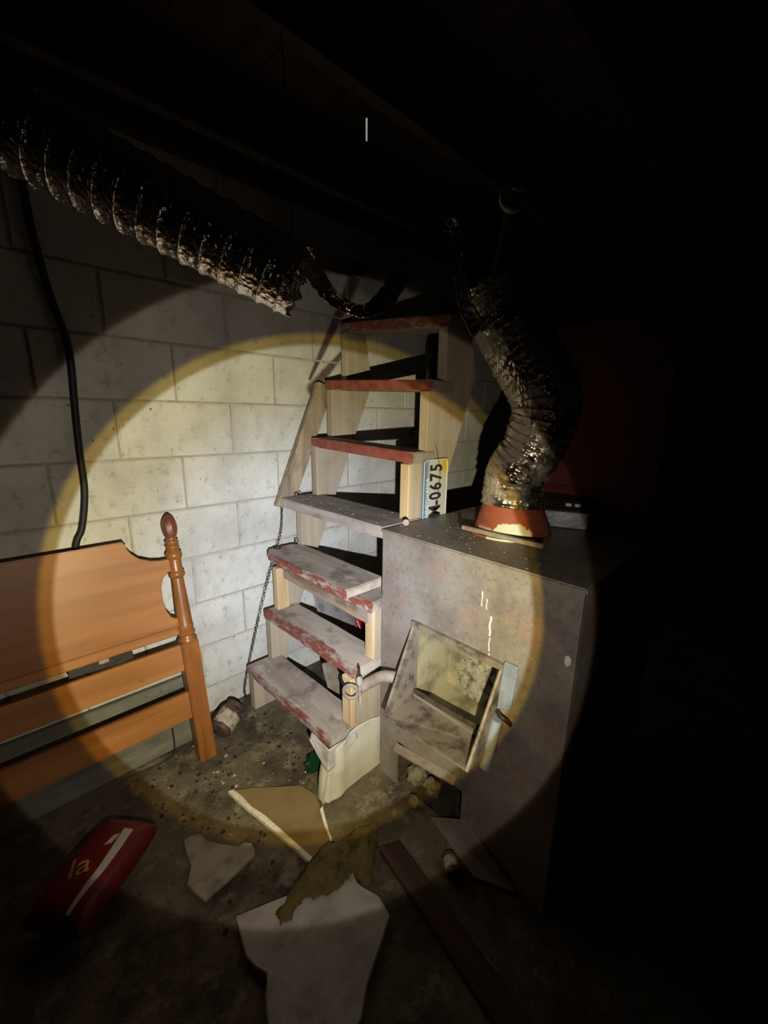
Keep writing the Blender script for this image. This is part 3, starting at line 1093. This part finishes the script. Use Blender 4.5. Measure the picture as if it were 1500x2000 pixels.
# ------------------------------------------------------------------ things on the wall
tag(tube('black_cable', [(-0.165, -0.020, 2.16), (-0.155, -0.020, 2.0), (-0.151, -0.021, 1.841), (-0.145, -0.021, 1.765), (-0.132, -0.021, 1.647), (-0.110, -0.021, 1.537), (-0.104, -0.021, 1.464), (-0.112, -0.021, 1.31), (-0.117, -0.021, 1.181), (-0.120, -0.021, 1.047), (-0.142, -0.021, 0.928), (-0.170, -0.021, 0.85), (-0.19, -0.021, 0.60), (-0.19, -0.021, 0.40)], 0.0105, 'black_plastic', seg=12, n=10), 'thick black cable hanging down the block wall behind the headboard', 'cable')
hz = empty('black_hose', (1.5, -0.1, 1.4), 'black curved hose bend behind the upper stair treads', 'hose')
tube('hose_bend', [(1.50, -0.10, 1.20), (1.495, -0.13, 1.46), (1.462, -0.15, 1.60), (1.478, -0.15, 1.70), (1.56, -0.15, 1.745), (1.645, -0.14, 1.725), (1.68, -0.10, 1.66), (1.68, 0.0, 1.64)], 0.026, 'black_hose', hz, seg=16, n=10)
box('hose_clamp', 1.465, 1.535, -0.135, -0.004, 1.19, 1.22, 'dark_steel', hz, 0.003)

# ------------------------------------------------------------------ headboard leaning on the wall
hb = empty('headboard', (-0.60, -0.237, 0), 'varnished orange wooden headboard leaning against block wall', 'headboard')
LEAN = math.atan2(0.165, 0.93)


def lean(v, x0=0.0):
    """headboard-local (x, thickness, height) -> world"""
    x, y, z = v
    return (x, -0.237 + math.sin(LEAN) * z + math.cos(LEAN) * y, math.cos(LEAN) * z - math.sin(LEAN) * y)


def hb_part(name, verts, faces, mat, parent, **kw):
    return make(name, [lean(v) for v in verts], faces, mat, parent, **kw)


def hb_prism(name, poly, y0, y1, mat, parent, **kw):
    n = len(poly)
    v = [(x, y0, z) for x, z in poly] + [(x, y1, z) for x, z in poly]
    f = [tuple(range(n)), tuple(range(2 * n - 1, n - 1, -1))] + [(i, (i + 1) % n, n + (i + 1) % n, n + i) for i in range(n)]
    return hb_part(name, v, f, mat, parent, **kw)


PX = 0.108
MX = -0.60    # mirror axis


def mir(pts):
    return [(2 * MX - x, z) for x, z in reversed(pts)]


rightp = [(-0.045, 0.886), (-0.040, 0.866), (-0.028, 0.842), (-0.005, 0.818), (0.03, 0.802), (0.06, 0.796), (0.10, 0.796),
          (0.10, 0.752), (0.078, 0.748), (0.058, 0.730), (0.048, 0.700), (0.047, 0.650), (0.053, 0.610), (0.066, 0.582), (0.082, 0.572), (0.10, 0.572), (0.10, 0.512)]
panel = rightp + mir(rightp)
hb_prism('headboard_panel', panel, -0.009, 0.009, 'headboard_wood', hb, bevel=0.002)
hb_prism('top_moulding', [(-0.048, 0.886), (-0.036, 0.862), (-0.046, 0.856), (-1.154, 0.856), (-1.164, 0.862), (-1.152, 0.886)], -0.021, 0.010, 'headboard_wood', hb, bevel=0.004, seg=2)
hb_prism('lower_moulding', [(0.080, 0.545), (0.080, 0.512), (-1.280, 0.512), (-1.280, 0.545)], -0.016, 0.0, 'headboard_wood', hb, bevel=0.003)
hb_prism('rail', [(0.10, 0.472), (0.10, 0.372), (-1.30, 0.372), (-1.30, 0.472)], -0.010, 0.010, 'headboard_wood', hb, bevel=0.002)
hb_prism('rail', [(0.10, 0.288), (0.10, 0.185), (-1.30, 0.185), (-1.30, 0.288)], -0.010, 0.010, 'headboard_wood', hb, bevel=0.002)
turn = [(0.478, 0.030), (0.486, 0.030), (0.492, 0.0255), (0.500, 0.0245), (0.507, 0.031), (0.515, 0.0315), (0.520, 0.026), (0.528, 0.028), (0.536, 0.029), (0.545, 0.0265),
        (0.60, 0.0255), (0.66, 0.023), (0.72, 0.0205), (0.722, 0.023), (0.730, 0.0285), (0.738, 0.0285), (0.745, 0.024), (0.75, 0.0225), (0.79, 0.0225), (0.795, 0.0265), (0.803, 0.029), (0.812, 0.0285), (0.82, 0.022),
        (0.826, 0.0195), (0.834, 0.024), (0.840, 0.024), (0.845, 0.019), (0.851, 0.0235), (0.858, 0.0235), (0.863, 0.0175), (0.872, 0.016)]
egg = [(0.866, 0.013), (0.874, 0.018), (0.886, 0.0225), (0.902, 0.0252), (0.918, 0.0248), (0.934, 0.021), (0.946, 0.015), (0.954, 0.008), (0.958, 0.0015)]


def hb_lathe(name, prof, px, mat, parent, ribs=0):
    seg = 32
    v, f = [], []
    for h, r in prof:
        for k in range(seg):
            a = 2 * math.pi * k / seg
            rr = r * (1 + (0.05 * math.cos(a * ribs + h * 30) if ribs else 0))
            v.append((px + rr * math.cos(a), rr * math.sin(a), h))
    for i in range(len(prof) - 1):
        for k in range(seg):
            k2 = (k + 1) % seg
            f.append((i * seg + k, i * seg + k2, (i + 1) * seg + k2, (i + 1) * seg + k))
    f.append(tuple(range(seg - 1, -1, -1))); f.append(tuple((len(prof) - 1) * seg + k for k in range(seg)))
    return hb_part(name, v, f, mat, parent, smooth=True)


for px in (PX, 2 * MX - PX):
    post = hb_part('post', boxv(px - 0.030, px + 0.030, -0.030, 0.030, 0.006, 0.480), BF, 'bedpost_wood', hb, bevel=0.004, seg=2)
    hb_lathe('turned_shaft', turn, px, 'bedpost_wood', post)
    hb_lathe('finial', egg, px, 'finial', post, 6)

# ------------------------------------------------------------------ things behind and before the headboard
b = make('grey_plank', [(-1.2, -0.110, 0.0), (0.165, -0.110, 0.0), (0.165, -0.092, 0.0), (-1.2, -0.092, 0.0), (-1.2, -0.034, 0.262), (0.165, -0.034, 0.250), (0.165, -0.014, 0.250), (-1.2, -0.014, 0.262)], BF, 'old_board', bevel=0.003)
tag(b, 'weathered grey plank leaning along the wall foot behind the headboard', 'plank')
hb_prism('back_bracket', [(-0.250, 0.535), (-0.075, 0.530), (-0.066, 0.476), (-0.100, 0.470), (-0.252, 0.478)], 0.011, 0.022, 'dark_steel', hb, bevel=0.002)
hb_prism('bracket_label', [(-0.168, 0.512), (-0.140, 0.511), (-0.140, 0.492), (-0.168, 0.493)], 0.0095, 0.0115, 'label_rag', hb)
tag(tube('loose_wire', [(-0.16, -0.135, 0.004), (-0.05, -0.150, 0.004), (0.005, -0.145, 0.004), (0.025, -0.135, 0.02), (0.030, -0.118, 0.10)], 0.0025, 'black_plastic', seg=6), 'thin black wire lying on the floor behind the headboard', 'wire')

# old jar lying by the bed post
jr = empty('old_jar', (0.22, -0.17, 0), 'grimy brown jar with a wire bail lying by the bed post', 'jar')
ax = Vector((0.80, 0.42, 0.30)).normalized()
lathe('jar_body', [(0, .030), (0.004, .043), (0.02, .048), (0.085, .048), (0.100, .042), (0.106, .036), (0.122, .037), (0.124, .031), (0.110, .029)], (0.172, -0.195, 0.052), 'rust_tin', jr, 28, ax)
q = ax.to_track_quat('Z', 'Y')
vv, ff = [], []
for i in range(9):
    for k in range(15):
        a = math.radians(60 + k * 14)
        h = 0.020 + 0.058 * i / 8 + 0.012 * N3(k * 0.6, i * 0.5, 8) * (1 if i in (0, 8) else 0.3)
        r = 0.0488 + 0.0012 * N3(k * .8, i, 2)
        vv.append(Vector((0.172, -0.195, 0.052)) + q @ Vector((r * math.cos(a), r * math.sin(a), h)))
for i in range(8):
    for k in range(14):
        ff.append((i * 15 + k, i * 15 + k + 1, (i + 1) * 15 + k + 1, (i + 1) * 15 + k))
o = make('torn_label', vv, ff, 'label_rag', jr, smooth=True)
md = o.modifiers.new('thickness', 'SOLIDIFY'); md.thickness = 0.0012; md.offset = 1
bp = []
for k in range(13):
    a = math.radians(-10 + k * 200 / 12)
    bp.append(Vector((0.225, -0.160, 0.055)) + Vector((0.80, 0.42, 0)) * (0.062 * math.cos(a)) + Vector((-0.1, 0.18, 0.99)) * (0.052 * math.sin(a)))
tube('wire_bail', bp, 0.0022, 'black_plastic', jr, seg=6, n=3)

# crumpled green glass
gg = lump('green_bottle_shard', (0.385, -0.565, 0.026), 0.036, 'green_glass', None, 11, (1.0, 0.8, 0.75), 3, 0.8, 5)
tag(gg, 'crumpled piece of green bottle on the floor by the paper', 'bottle')

# paper sheet wrapped round the stair foot
ps = empty('paper_sheet', (0.45, -0.72, 0), 'pale creased paper sheet wrapped round the near foot of the stair', 'paper')


def sheet(u, v):
    top = 0.205 + 0.030 * math.sin(u * math.pi * 0.9) - 0.03 * (1 - u) ** 4
    x = 0.318 + 0.262 * u + 0.028 * (1 - u) * v * v
    z = top * v + 0.002
    y = -0.7205 - 0.008 * math.exp(-((u - 0.25) / 0.1) ** 2) - 0.004 * N3(u * 4, v * 3, 1) + 0.006 * v * (1 - u)
    if u < 0.06:
        y += (0.06 - u) * 0.6
    return (x, min(y, -0.7140) if x > 0.36 else y, z)


grid_sheet('paper_face', sheet, 40, 30, 'paper', ps, 0.0012)


def sheet2(u, v):
    x = 0.320 + 0.030 * v + 0.004 * N3(u * 3, v * 4, 6)
    y = -0.717 + 0.050 * u * (0.35 + 0.65 * v)
    return (x, y, 0.002 + (0.185 - 0.03 * u) * v)


grid_sheet('paper_return', sheet2, 10, 24, 'paper', ps, 0.0012)


def drape(u, v):
    # torn corner folded over the tread corner
    a = u * 2 - 1
    x = 0.352 + 0.115 * max(0, a) + (-0.006 - 0.010 * v) * (1 - max(0, a))
    y = -0.7155 + (0.105 * max(0, -a)) - 0.004 * v * (1 if a > 0 else 0)
    z = 0.214 - v * (0.085 - 0.06 * abs(a) ** 1.2) + 0.006 * N3(u * 6, v * 5, 3)
    return (x, y, z)


grid_sheet('torn_corner', drape, 26, 12, 'plaster', ps, 0.0015)

# ------------------------------------------------------------------ rubble behind and under the stair
cbd = grid_sheet('cardboard_sheet', lambda u, v: (0.575 + 0.24 * u + 0.02 * v, -0.455 + 0.13 * v + 0.008 * N3(u * 3, v * 3, 1), 0.002 + (0.235 - 0.05 * u) * v), 14, 14, 'cardboard', None, 0.004)
tag(cbd, 'brown cardboard sheet leaning under the lower stair treads', 'cardboard')
gs = grid_sheet('grey_tarp', lambda u, v: (0.72 + 0.34 * u - 0.02 * v, -0.30 + 0.24 * v, 0.010 + 0.55 * v * (1 - 0.38 * u) + 0.03 * N3(u * 4, v * 3, 4) * v), 20, 20, 'grey_sheet', None, 0.003)
tag(gs, 'crumpled grey sheet propped against the wall behind the stair', 'sheet')
pk = empty('red_packet', (0.97, -0.17, 0.20), 'small crushed red and white packet behind the stair', 'packet')
pn = Vector((0.14, -0.835, 0.53)).normalized()
pu = (Vector((1, 0, 0)) - pn * pn.x).normalized()
pv = pn.cross(pu)


def on_sheet(c, hu, hv, t):
    return [Vector(c) + pu * (a * hu) + pv * (b_ * hv) + pn * h for h in (-0.006, t) for a, b_ in ((-1, -1), (1, -1), (1, 1), (-1, 1))]


make('packet_face', on_sheet((0.948, -0.168, 0.233), 0.022, 0.028, 0.016), BF, 'red_print', pk, bevel=0.003)
make('packet_label', on_sheet((0.988, -0.173, 0.214), 0.019, 0.026, 0.014), BF, 'white_print', pk, bevel=0.003)
pb = lathe('plastic_bottle', [(0, .022), (0.004, .026), (0.09, .026), (0.115, .011), (0.13, .011)], (0.66, -0.475, 0.027), 'clear_plastic', None, 20, (0.9, -0.3, 0.0))
tag(pb, 'clear plastic bottle lying against cardboard under the stair', 'bottle')
tag(tube('rusty_pipe', [(0.635, -0.520, 0.0), (0.632, -0.525, 0.255), (0.590, -0.58, 0.320), (0.525, -0.655, 0.355)], 0.012, 'tan_pipe', seg=12, n=6), 'tan rusty pipe with a bend standing under the stair', 'pipe')
# pipe and hook at the near stringer
tag(tube('bent_pipe', [(0.452, -0.7325, 0.392), (0.470, -0.742, 0.408), (0.490, -0.770, 0.434), (0.50, -0.812, 0.468), (0.520, -0.852, 0.475), (0.545, -0.880, 0.468)], 0.019, 'tan_pipe', seg=16, n=8), 'short bent tan pipe between stair foot and furnace hopper', 'pipe')
hk = empty('hanging_hook', (0.45, -0.735, 0.36), 'bright metal hook hanging in front of the stair stringer', 'hook')
lathe('hook_shank', [(0, .001), (0.02, .005), (0.06, .0075), (0.085, .006), (0.095, .011), (0.112, .011), (0.12, .005)], (0.444, -0.7625, 0.350), 'label_rag', hk, 14, (-0.03, 0.02, 1))
rp = [Vector((0.430, -0.728, 0.400)) + Vector((0.72, -0.69, 0)) * (0.024 * math.cos(a)) + Vector((0, 0.1, 1)) * (0.024 * math.sin(a)) for a in [2 * math.pi * k / 16 for k in range(17)]]
tube('hook_ring', rp, 0.006, 'tan_pipe', hk, seg=10, n=2)
tube('hook_tie', [(0.441, -0.760, 0.468), (0.450, -0.746, 0.492), (0.470, -0.720, 0.470)], 0.004, 'black_plastic', hk, seg=8, n=6)
tube('hook_tie', [(0.425, -0.70, 0.408), (0.44, -0.66, 0.415), (0.47, -0.635, 0.405)], 0.005, 'black_plastic', hk, seg=8, n=6)

# ash lumps inside the lower opening
for i, (c, r) in enumerate((((0.616, -0.872, 0.043), 0.036), ((0.618, -0.944, 0.037), 0.030), ((0.545, -0.925, 0.020), 0.020))):
    lb_ = ('largest grey clinker inside the ash opening, by the stair', 'middle sized grey clinker inside the furnace ash opening', 'smallest grey clinker on the floor outside the ash opening')[i]
    tag(lump('ash_clinker', c, r, 'ash', None, i * 3.3, (0.9, 1, 1), 3, 0.4, 4), lb_, 'clinker', 'clinkers in the ash opening')

# ------------------------------------------------------------------ broken boards on the floor
bb = empty('broken_board', (0.22, -0.64, 0), 'brown faced plasterboard piece with white broken edge on the floor', 'plasterboard')
bp = [(0.108, -0.453), (0.170, -0.492), (0.234, -0.548), (0.300, -0.600), (0.318, -0.668), (0.302, -0.722), (0.287, -0.762), (0.261, -0.83), (0.180, -0.838), (0.166, -0.74), (0.145, -0.64), (0.120, -0.545)]
prism('board_face', bp, 2, 0.001, 0.013, 'board_face', bb, 0.001)
edge = [(0.100, -0.450), (0.118, -0.455), (0.128, -0.50), (0.134, -0.56), (0.152, -0.62), (0.166, -0.70), (0.178, -0.77), (0.190, -0.838), (0.176, -0.840), (0.162, -0.76), (0.146, -0.68), (0.130, -0.60), (0.114, -0.53)]
prism('broken_edge', edge, 2, 0.001, 0.0155, 'gypsum', bb, 0.001)
prism('broken_edge', [(0.310, -0.722), (0.300, -0.742), (0.276, -0.80), (0.266, -0.834), (0.258, -0.832), (0.272, -0.785), (0.294, -0.728)], 2, 0.001, 0.018, 'gypsum', bb, 0.001)

wb = [(-0.044, -0.828), (0.04, -0.862), (0.117, -0.894), (0.150, -0.886), (0.173, -0.900), (0.205, -0.935), (0.25, -0.956), (0.240, -0.985), (0.246, -1.01), (0.262, -1.051), (0.252, -1.106), (0.181, -1.139), (0.12, -1.165), (0.071, -1.20), (-0.011, -1.21), (-0.089, -1.09), (-0.066, -1.03), (-0.041, -0.991), (-0.055, -0.96), (-0.062, -0.926)]
o = prism('plaster_slab', wb, 2, 0.0, 0.024, 'plaster', None, 0.003)
tag(o, 'large pale broken plaster slab on the floor under olive insulation', 'plaster')
hs = [(-0.072, -0.518), (-0.05, -0.518), (-0.027, -0.531), (-0.018, -0.57), (0.005, -0.605), (0.030, -0.636), (0.044, -0.652), (0.062, -0.652), (0.077, -0.669), (0.078, -0.69), (0.07, -0.71), (-0.01, -0.722), (-0.086, -0.729), (-0.098, -0.695), (-0.108, -0.657), (-0.092, -0.630), (-0.082, -0.611), (-0.078, -0.56)]
o = prism('plaster_shard', hs, 2, 0.0, 0.012, 'plaster_shard', None, 0.002)
tag(o, 'flat tan plaster shard with notched edge lying alone on the floor', 'plaster')

# matted olive insulation
op = [(0.225, -0.840), (0.336, -0.853), (0.419, -0.883), (0.374, -0.930), (0.320, -0.974), (0.25, -1.023), (0.244, -0.964), (0.156, -0.961), (0.104, -0.925), (0.022, -0.938), (0.037, -0.897), (0.141, -0.858)]


def inside(p, poly):
    c = False
    n = len(poly)
    for i in range(n):
        a, b_ = poly[i], poly[(i + 1) % n]
        if (a[1] > p[1]) != (b_[1] > p[1]) and p[0] < (b_[0] - a[0]) * (p[1] - a[1]) / (b_[1] - a[1]) + a[0]:
            c = not c
    return c


def edist(p, poly):
    best = 9
    P = Vector(p)
    for i in range(len(poly)):
        a = Vector(poly[i]); b_ = Vector(poly[(i + 1) % len(poly)])
        t = max(0, min(1, (P - a).dot(b_ - a) / (b_ - a).length_squared))
        best = min(best, (P - a - (b_ - a) * t).length)
    return best


gx, gy = 110, 60
x0, x1, y0, y1 = 0.01, 0.43, -1.03, -0.83
idx = {}
vv, ff = [], []
for i in range(gx):
    for j in range(gy):
        x = x0 + (x1 - x0) * i / (gx - 1); y = y0 + (y1 - y0) * j / (gy - 1)
        xx = x + 0.010 * N3(x * 40, y * 40, 1); yy = y + 0.010 * N3(x * 40, y * 40, 5)
        if inside((xx, yy), op):
            d = edist((xx, yy), op)
            base = 0.026 if x < 0.25 else 0.004
            h = base + min(0.022, d * 0.8) + 0.010 * N3(x * 30, y * 60, 2) * min(1, d * 40) + 0.004 * N3(x * 90, y * 140, 6)
            idx[i, j] = len(vv)
            vv.append((x, y, max(h, base)))
nb = len(vv)
for (i, j), k in list(idx.items()):
    q = [idx.get(t) for t in ((i, j), (i + 1, j), (i + 1, j + 1), (i, j + 1))]
    if None not in q:
        ff.append(tuple(q))
o = make('insulation_mat', vv, ff, 'insulation', smooth=True)
md = o.modifiers.new('thickness', 'SOLIDIFY'); md.thickness = 0.004; md.offset = -1
tag(o, 'matted olive insulation draped over the pale plaster slab', 'insulation')

o = make('floor_plank', [(0.352, -0.956, 0), (0.255, -1.56, 0), (0.322, -1.575, 0), (0.414, -0.983, 0), (0.352, -0.956, 0.022), (0.255, -1.56, 0.022), (0.322, -1.575, 0.022), (0.414, -0.983, 0.022)], BF, 'plank_wood', bevel=0.002)
tag(o, 'dull brown wooden plank lying on the floor before the furnace', 'plank')
tc = empty('small_tin', (0.475, -1.13, 0), 'small dull tin lying on the floor beside the plank', 'tin')
lathe('tin_body', [(0, .018), (0.002, .021), (0.004, .020), (0.05, .020), (0.052, .021), (0.055, .018), (0.052, .016)], (0.488, -1.118, 0.022), 'rust_tin', tc, 20, (-0.6, -0.75, 0.0))
make('tin_label', *tube_mesh([Vector((0.481, -1.127, 0.022)), Vector((0.462, -1.151, 0.022))], 0.0207, 20, False), 'label_rag', tc, smooth=True)

# red drinks carton with script and white ribbon beside the headboard
ct = empty('drinks_carton', (-0.29, -0.49, 0), 'glossy red drinks carton with white ribbon stripe by the headboard', 'carton')
E1 = Vector((0.80, 0.60, 0)).normalized()        # along the carton
E2 = Vector((0.52, -0.70, 0.10)).normalized()
E2 = (E2 - E1 * E2.dot(E1)).normalized()
E3 = E1.cross(E2)
if E3.z < 0: E3 = -E3
CC = Vector((-0.287, -0.498, 0.068))
CS = 0.78


def carton_pt(a, b_, c):
    return CC + (E1 * a + E2 * b_ + E3 * c) * CS


def crt_top(a, b_):
    """height of the bulging carton top over its mid plane"""
    return 0.062 * (max(0, 1 - (abs(a) / 0.175) ** 4) ** 0.4) * (max(0, 1 - (abs(b_) / 0.108) ** 4) ** 0.4) + 0.002 * N3(a * 20, b_ * 20, 3)


vv, ff = [], []
na, nb_ = 36, 24
for sgn in (1, -1):
    for i in range(na + 1):
        for j in range(nb_ + 1):
            a = 0.175 * math.sin(math.pi / 2 * (2 * i / na - 1)); b_ = 0.108 * math.sin(math.pi / 2 * (2 * j / nb_ - 1))
            vv.append(carton_pt(a, b_, sgn * crt_top(a, b_)))
K = (na + 1) * (nb_ + 1)
for s_ in range(2):
    for i in range(na):
        for j in range(nb_):
            q = (i * (nb_ + 1) + j, (i + 1) * (nb_ + 1) + j, (i + 1) * (nb_ + 1) + j + 1, i * (nb_ + 1) + j + 1)
            ff.append(tuple(s_ * K + t for t in q))
o = make('carton_body', vv, ff, 'red_carton', ct, smooth=True)
bm = bmesh.new(); bm.from_mesh(o.data); bmesh.ops.remove_doubles(bm, verts=bm.verts, dist=0.0015); bmesh.ops.recalc_face_normals(bm, faces=bm.faces); bm.to_mesh(o.data); bm.free()


def on_carton(a, b_, lift=0.0015):
    return carton_pt(a, b_, crt_top(a, b_) + lift)


vv, ff = [], []
for i in range(41):
    q = i / 40
    a = -0.155 + 0.27 * q
    cb_ = 0.055 + 0.012 * math.sin(q * 3.0) - 0.01 * q
    hw = 0.007 + 0.012 * q
    for k in range(5):
        vv.append(on_carton(a, cb_ + hw * (k / 2 - 1)))
for i in range(40):
    for k in range(4):
        ff.append((i * 5 + k, i * 5 + k + 1, (i + 1) * 5 + k + 1, (i + 1) * 5 + k))
make('ribbon_stripe', vv, ff, 'white_print', ct, smooth=True)
make('ribbon_stripe', [on_carton(a, b_) for a, b_ in ((0.045, 0.005), (0.085, 0.010), (0.092, 0.030), (0.055, 0.028))], [(0, 1, 2, 3)], 'white_print', ct)
# script letters 'la'
tv, tf = text_geo('la', 0.12, (0, 0, 0), (1, 0, 0), (0, 1, 0), 0)
lr = Vector((0.62, -0.18)); lu = Vector((0.45, 0.75))
vv = []
for p in tv:
    w2 = lr.normalized() * (p.x * 0.9 + p.y * 0.25)
    # text axes laid on the carton's own plane
    a = -0.030 + 0.55 * p.x + 0.75 * p.y
    b_ = -0.020 + 0.75 * p.x - 0.50 * p.y
    vv.append(on_carton(a, b_))
make('script_lettering', vv, tf, 'gold_print', ct)

# ------------------------------------------------------------------ loose chips (uncountable)
def open_floor(x, y, m=0.012):
    for pg in (bp, edge, hs, wb, op):
        if inside((x, y), pg) or edist((x, y), pg) < m: return False
    if 0.30 < x < 0.64 and (y < -0.65 or -0.135 < y < -0.05): return False
    if 0.13 < x < 0.31 and -0.24 < y < -0.10: return False
    if 0.06 < x < 0.16 and -0.29 < y < -0.19: return False
    if y > -0.125 and x < 0.18: return False
    return not (0.335 < x < 0.44 and -0.61 < y < -0.52)


def chips(name, spots, label, mat='chips'):
    V, F = [], []
    for (x, y, z, s) in spots:
        a = random.uniform(0, 6.28)
        n_ = random.choice((3, 4, 5))
        b0 = len(V)
        pts = [(x + s * random.uniform(.6, 1.2) * math.cos(a + 6.28 * k / n_), y + s * random.uniform(.5, 1.1) * math.sin(a + 6.28 * k / n_)) for k in range(n_)]
        for p in pts: V.append((p[0], p[1], z + 0.0002))
        for p in pts: V.append((p[0], p[1], z + s * 0.35))
        F.append(tuple(range(b0 + n_, b0 + 2 * n_)))
        F.append(tuple(range(b0 + n_ - 1, b0 - 1, -1)))
        for k in range(n_):
            F.append((b0 + k, b0 + (k + 1) % n_, b0 + n_ + (k + 1) % n_, b0 + n_ + k))
    o = make(name, V, F, mat)
    return tag(o, label, 'debris', kind='stuff')


sp_ = []
for _ in range(230):
    sp_.append((random.uniform(0.58, 1.1), random.gauss(-0.98, 0.14), FZ + 0.0142, random.choice((.0012, .0015, .002, .003))))
sp_ = [s for s in sp_ if FY0 < s[1] < FY1 and ((s[0] - 0.872) / 0.15) ** 2 + ((s[1] + 1.05) / 0.155) ** 2 > 1]
chips('paint_chips', sp_, 'tiny pale paint chips scattered on the furnace top')
sp_ = []
for k, nn_ in ((0, 25), (1, 18), (3, 60)):
    xf, xb, yf, yn, zf, zn = TR[k]
    for _ in range(nn_):
        q = random.random()
        x, y = random.uniform(xf + .012, xb - .012), yf + (yn - yf) * (0.04 + 0.9 * q)
        sz = random.choice((.0012, .0016, .002, .004))
        if y > -0.13 or y < -0.655: x = xf + .012 + (x - xf - .012) * 0.5      # keep clear of the stringer risers
        if x > min(rn[k + 1], rf[k + 1]) - 0.03 and (y > -0.13 or y < -0.655): continue
        sp_.append((x, y, zf + (zn - zf) * (0.04 + 0.9 * q) + 0.0003, sz))
chips('paint_chips', sp_, 'tiny pale paint chips scattered on the lower stair treads')
sp_ = []
for _ in range(190):
    x, y = random.uniform(-0.15, 0.56), random.uniform(-0.75, -0.12)
    if not open_floor(x, y): continue
    sp_.append((x, y, 0.0, random.choice((.0012, .0016, .002, .003))))
for _ in range(14):
    x, y = 0.155 + random.gauss(0, .05), -0.36 + random.gauss(0, .09)
    if open_floor(x, y, 0.02): sp_.append((x, y, 0, random.uniform(.004, .009)))
chips('floor_chips', sp_, 'pale plaster crumbs scattered over the dirty floor', 'chips')
sp_ = []
for _ in range(300):
    x, y = random.uniform(-0.1, 0.56), random.uniform(-1.0, -0.1)
    if not open_floor(x, y, 0.014): continue
    sp_.append((x, y, 0.0, random.choice((.003, .004, .006, .009))))
chips('floor_grit', sp_, 'dark grit and dirt clods scattered over the floor', 'grit')

# daylight through the gap at the short floorboard
gp = make('daylight_gap', [(0.746, -0.444, 2.2685), (0.825, -0.354, 2.2685), (0.820, -0.351, 2.2685), (0.741, -0.441, 2.2685)], [(0, 1, 2, 3)], 'daylight', ceil)
gp['label'] = 'thin bright slit of daylight between ceiling boards'
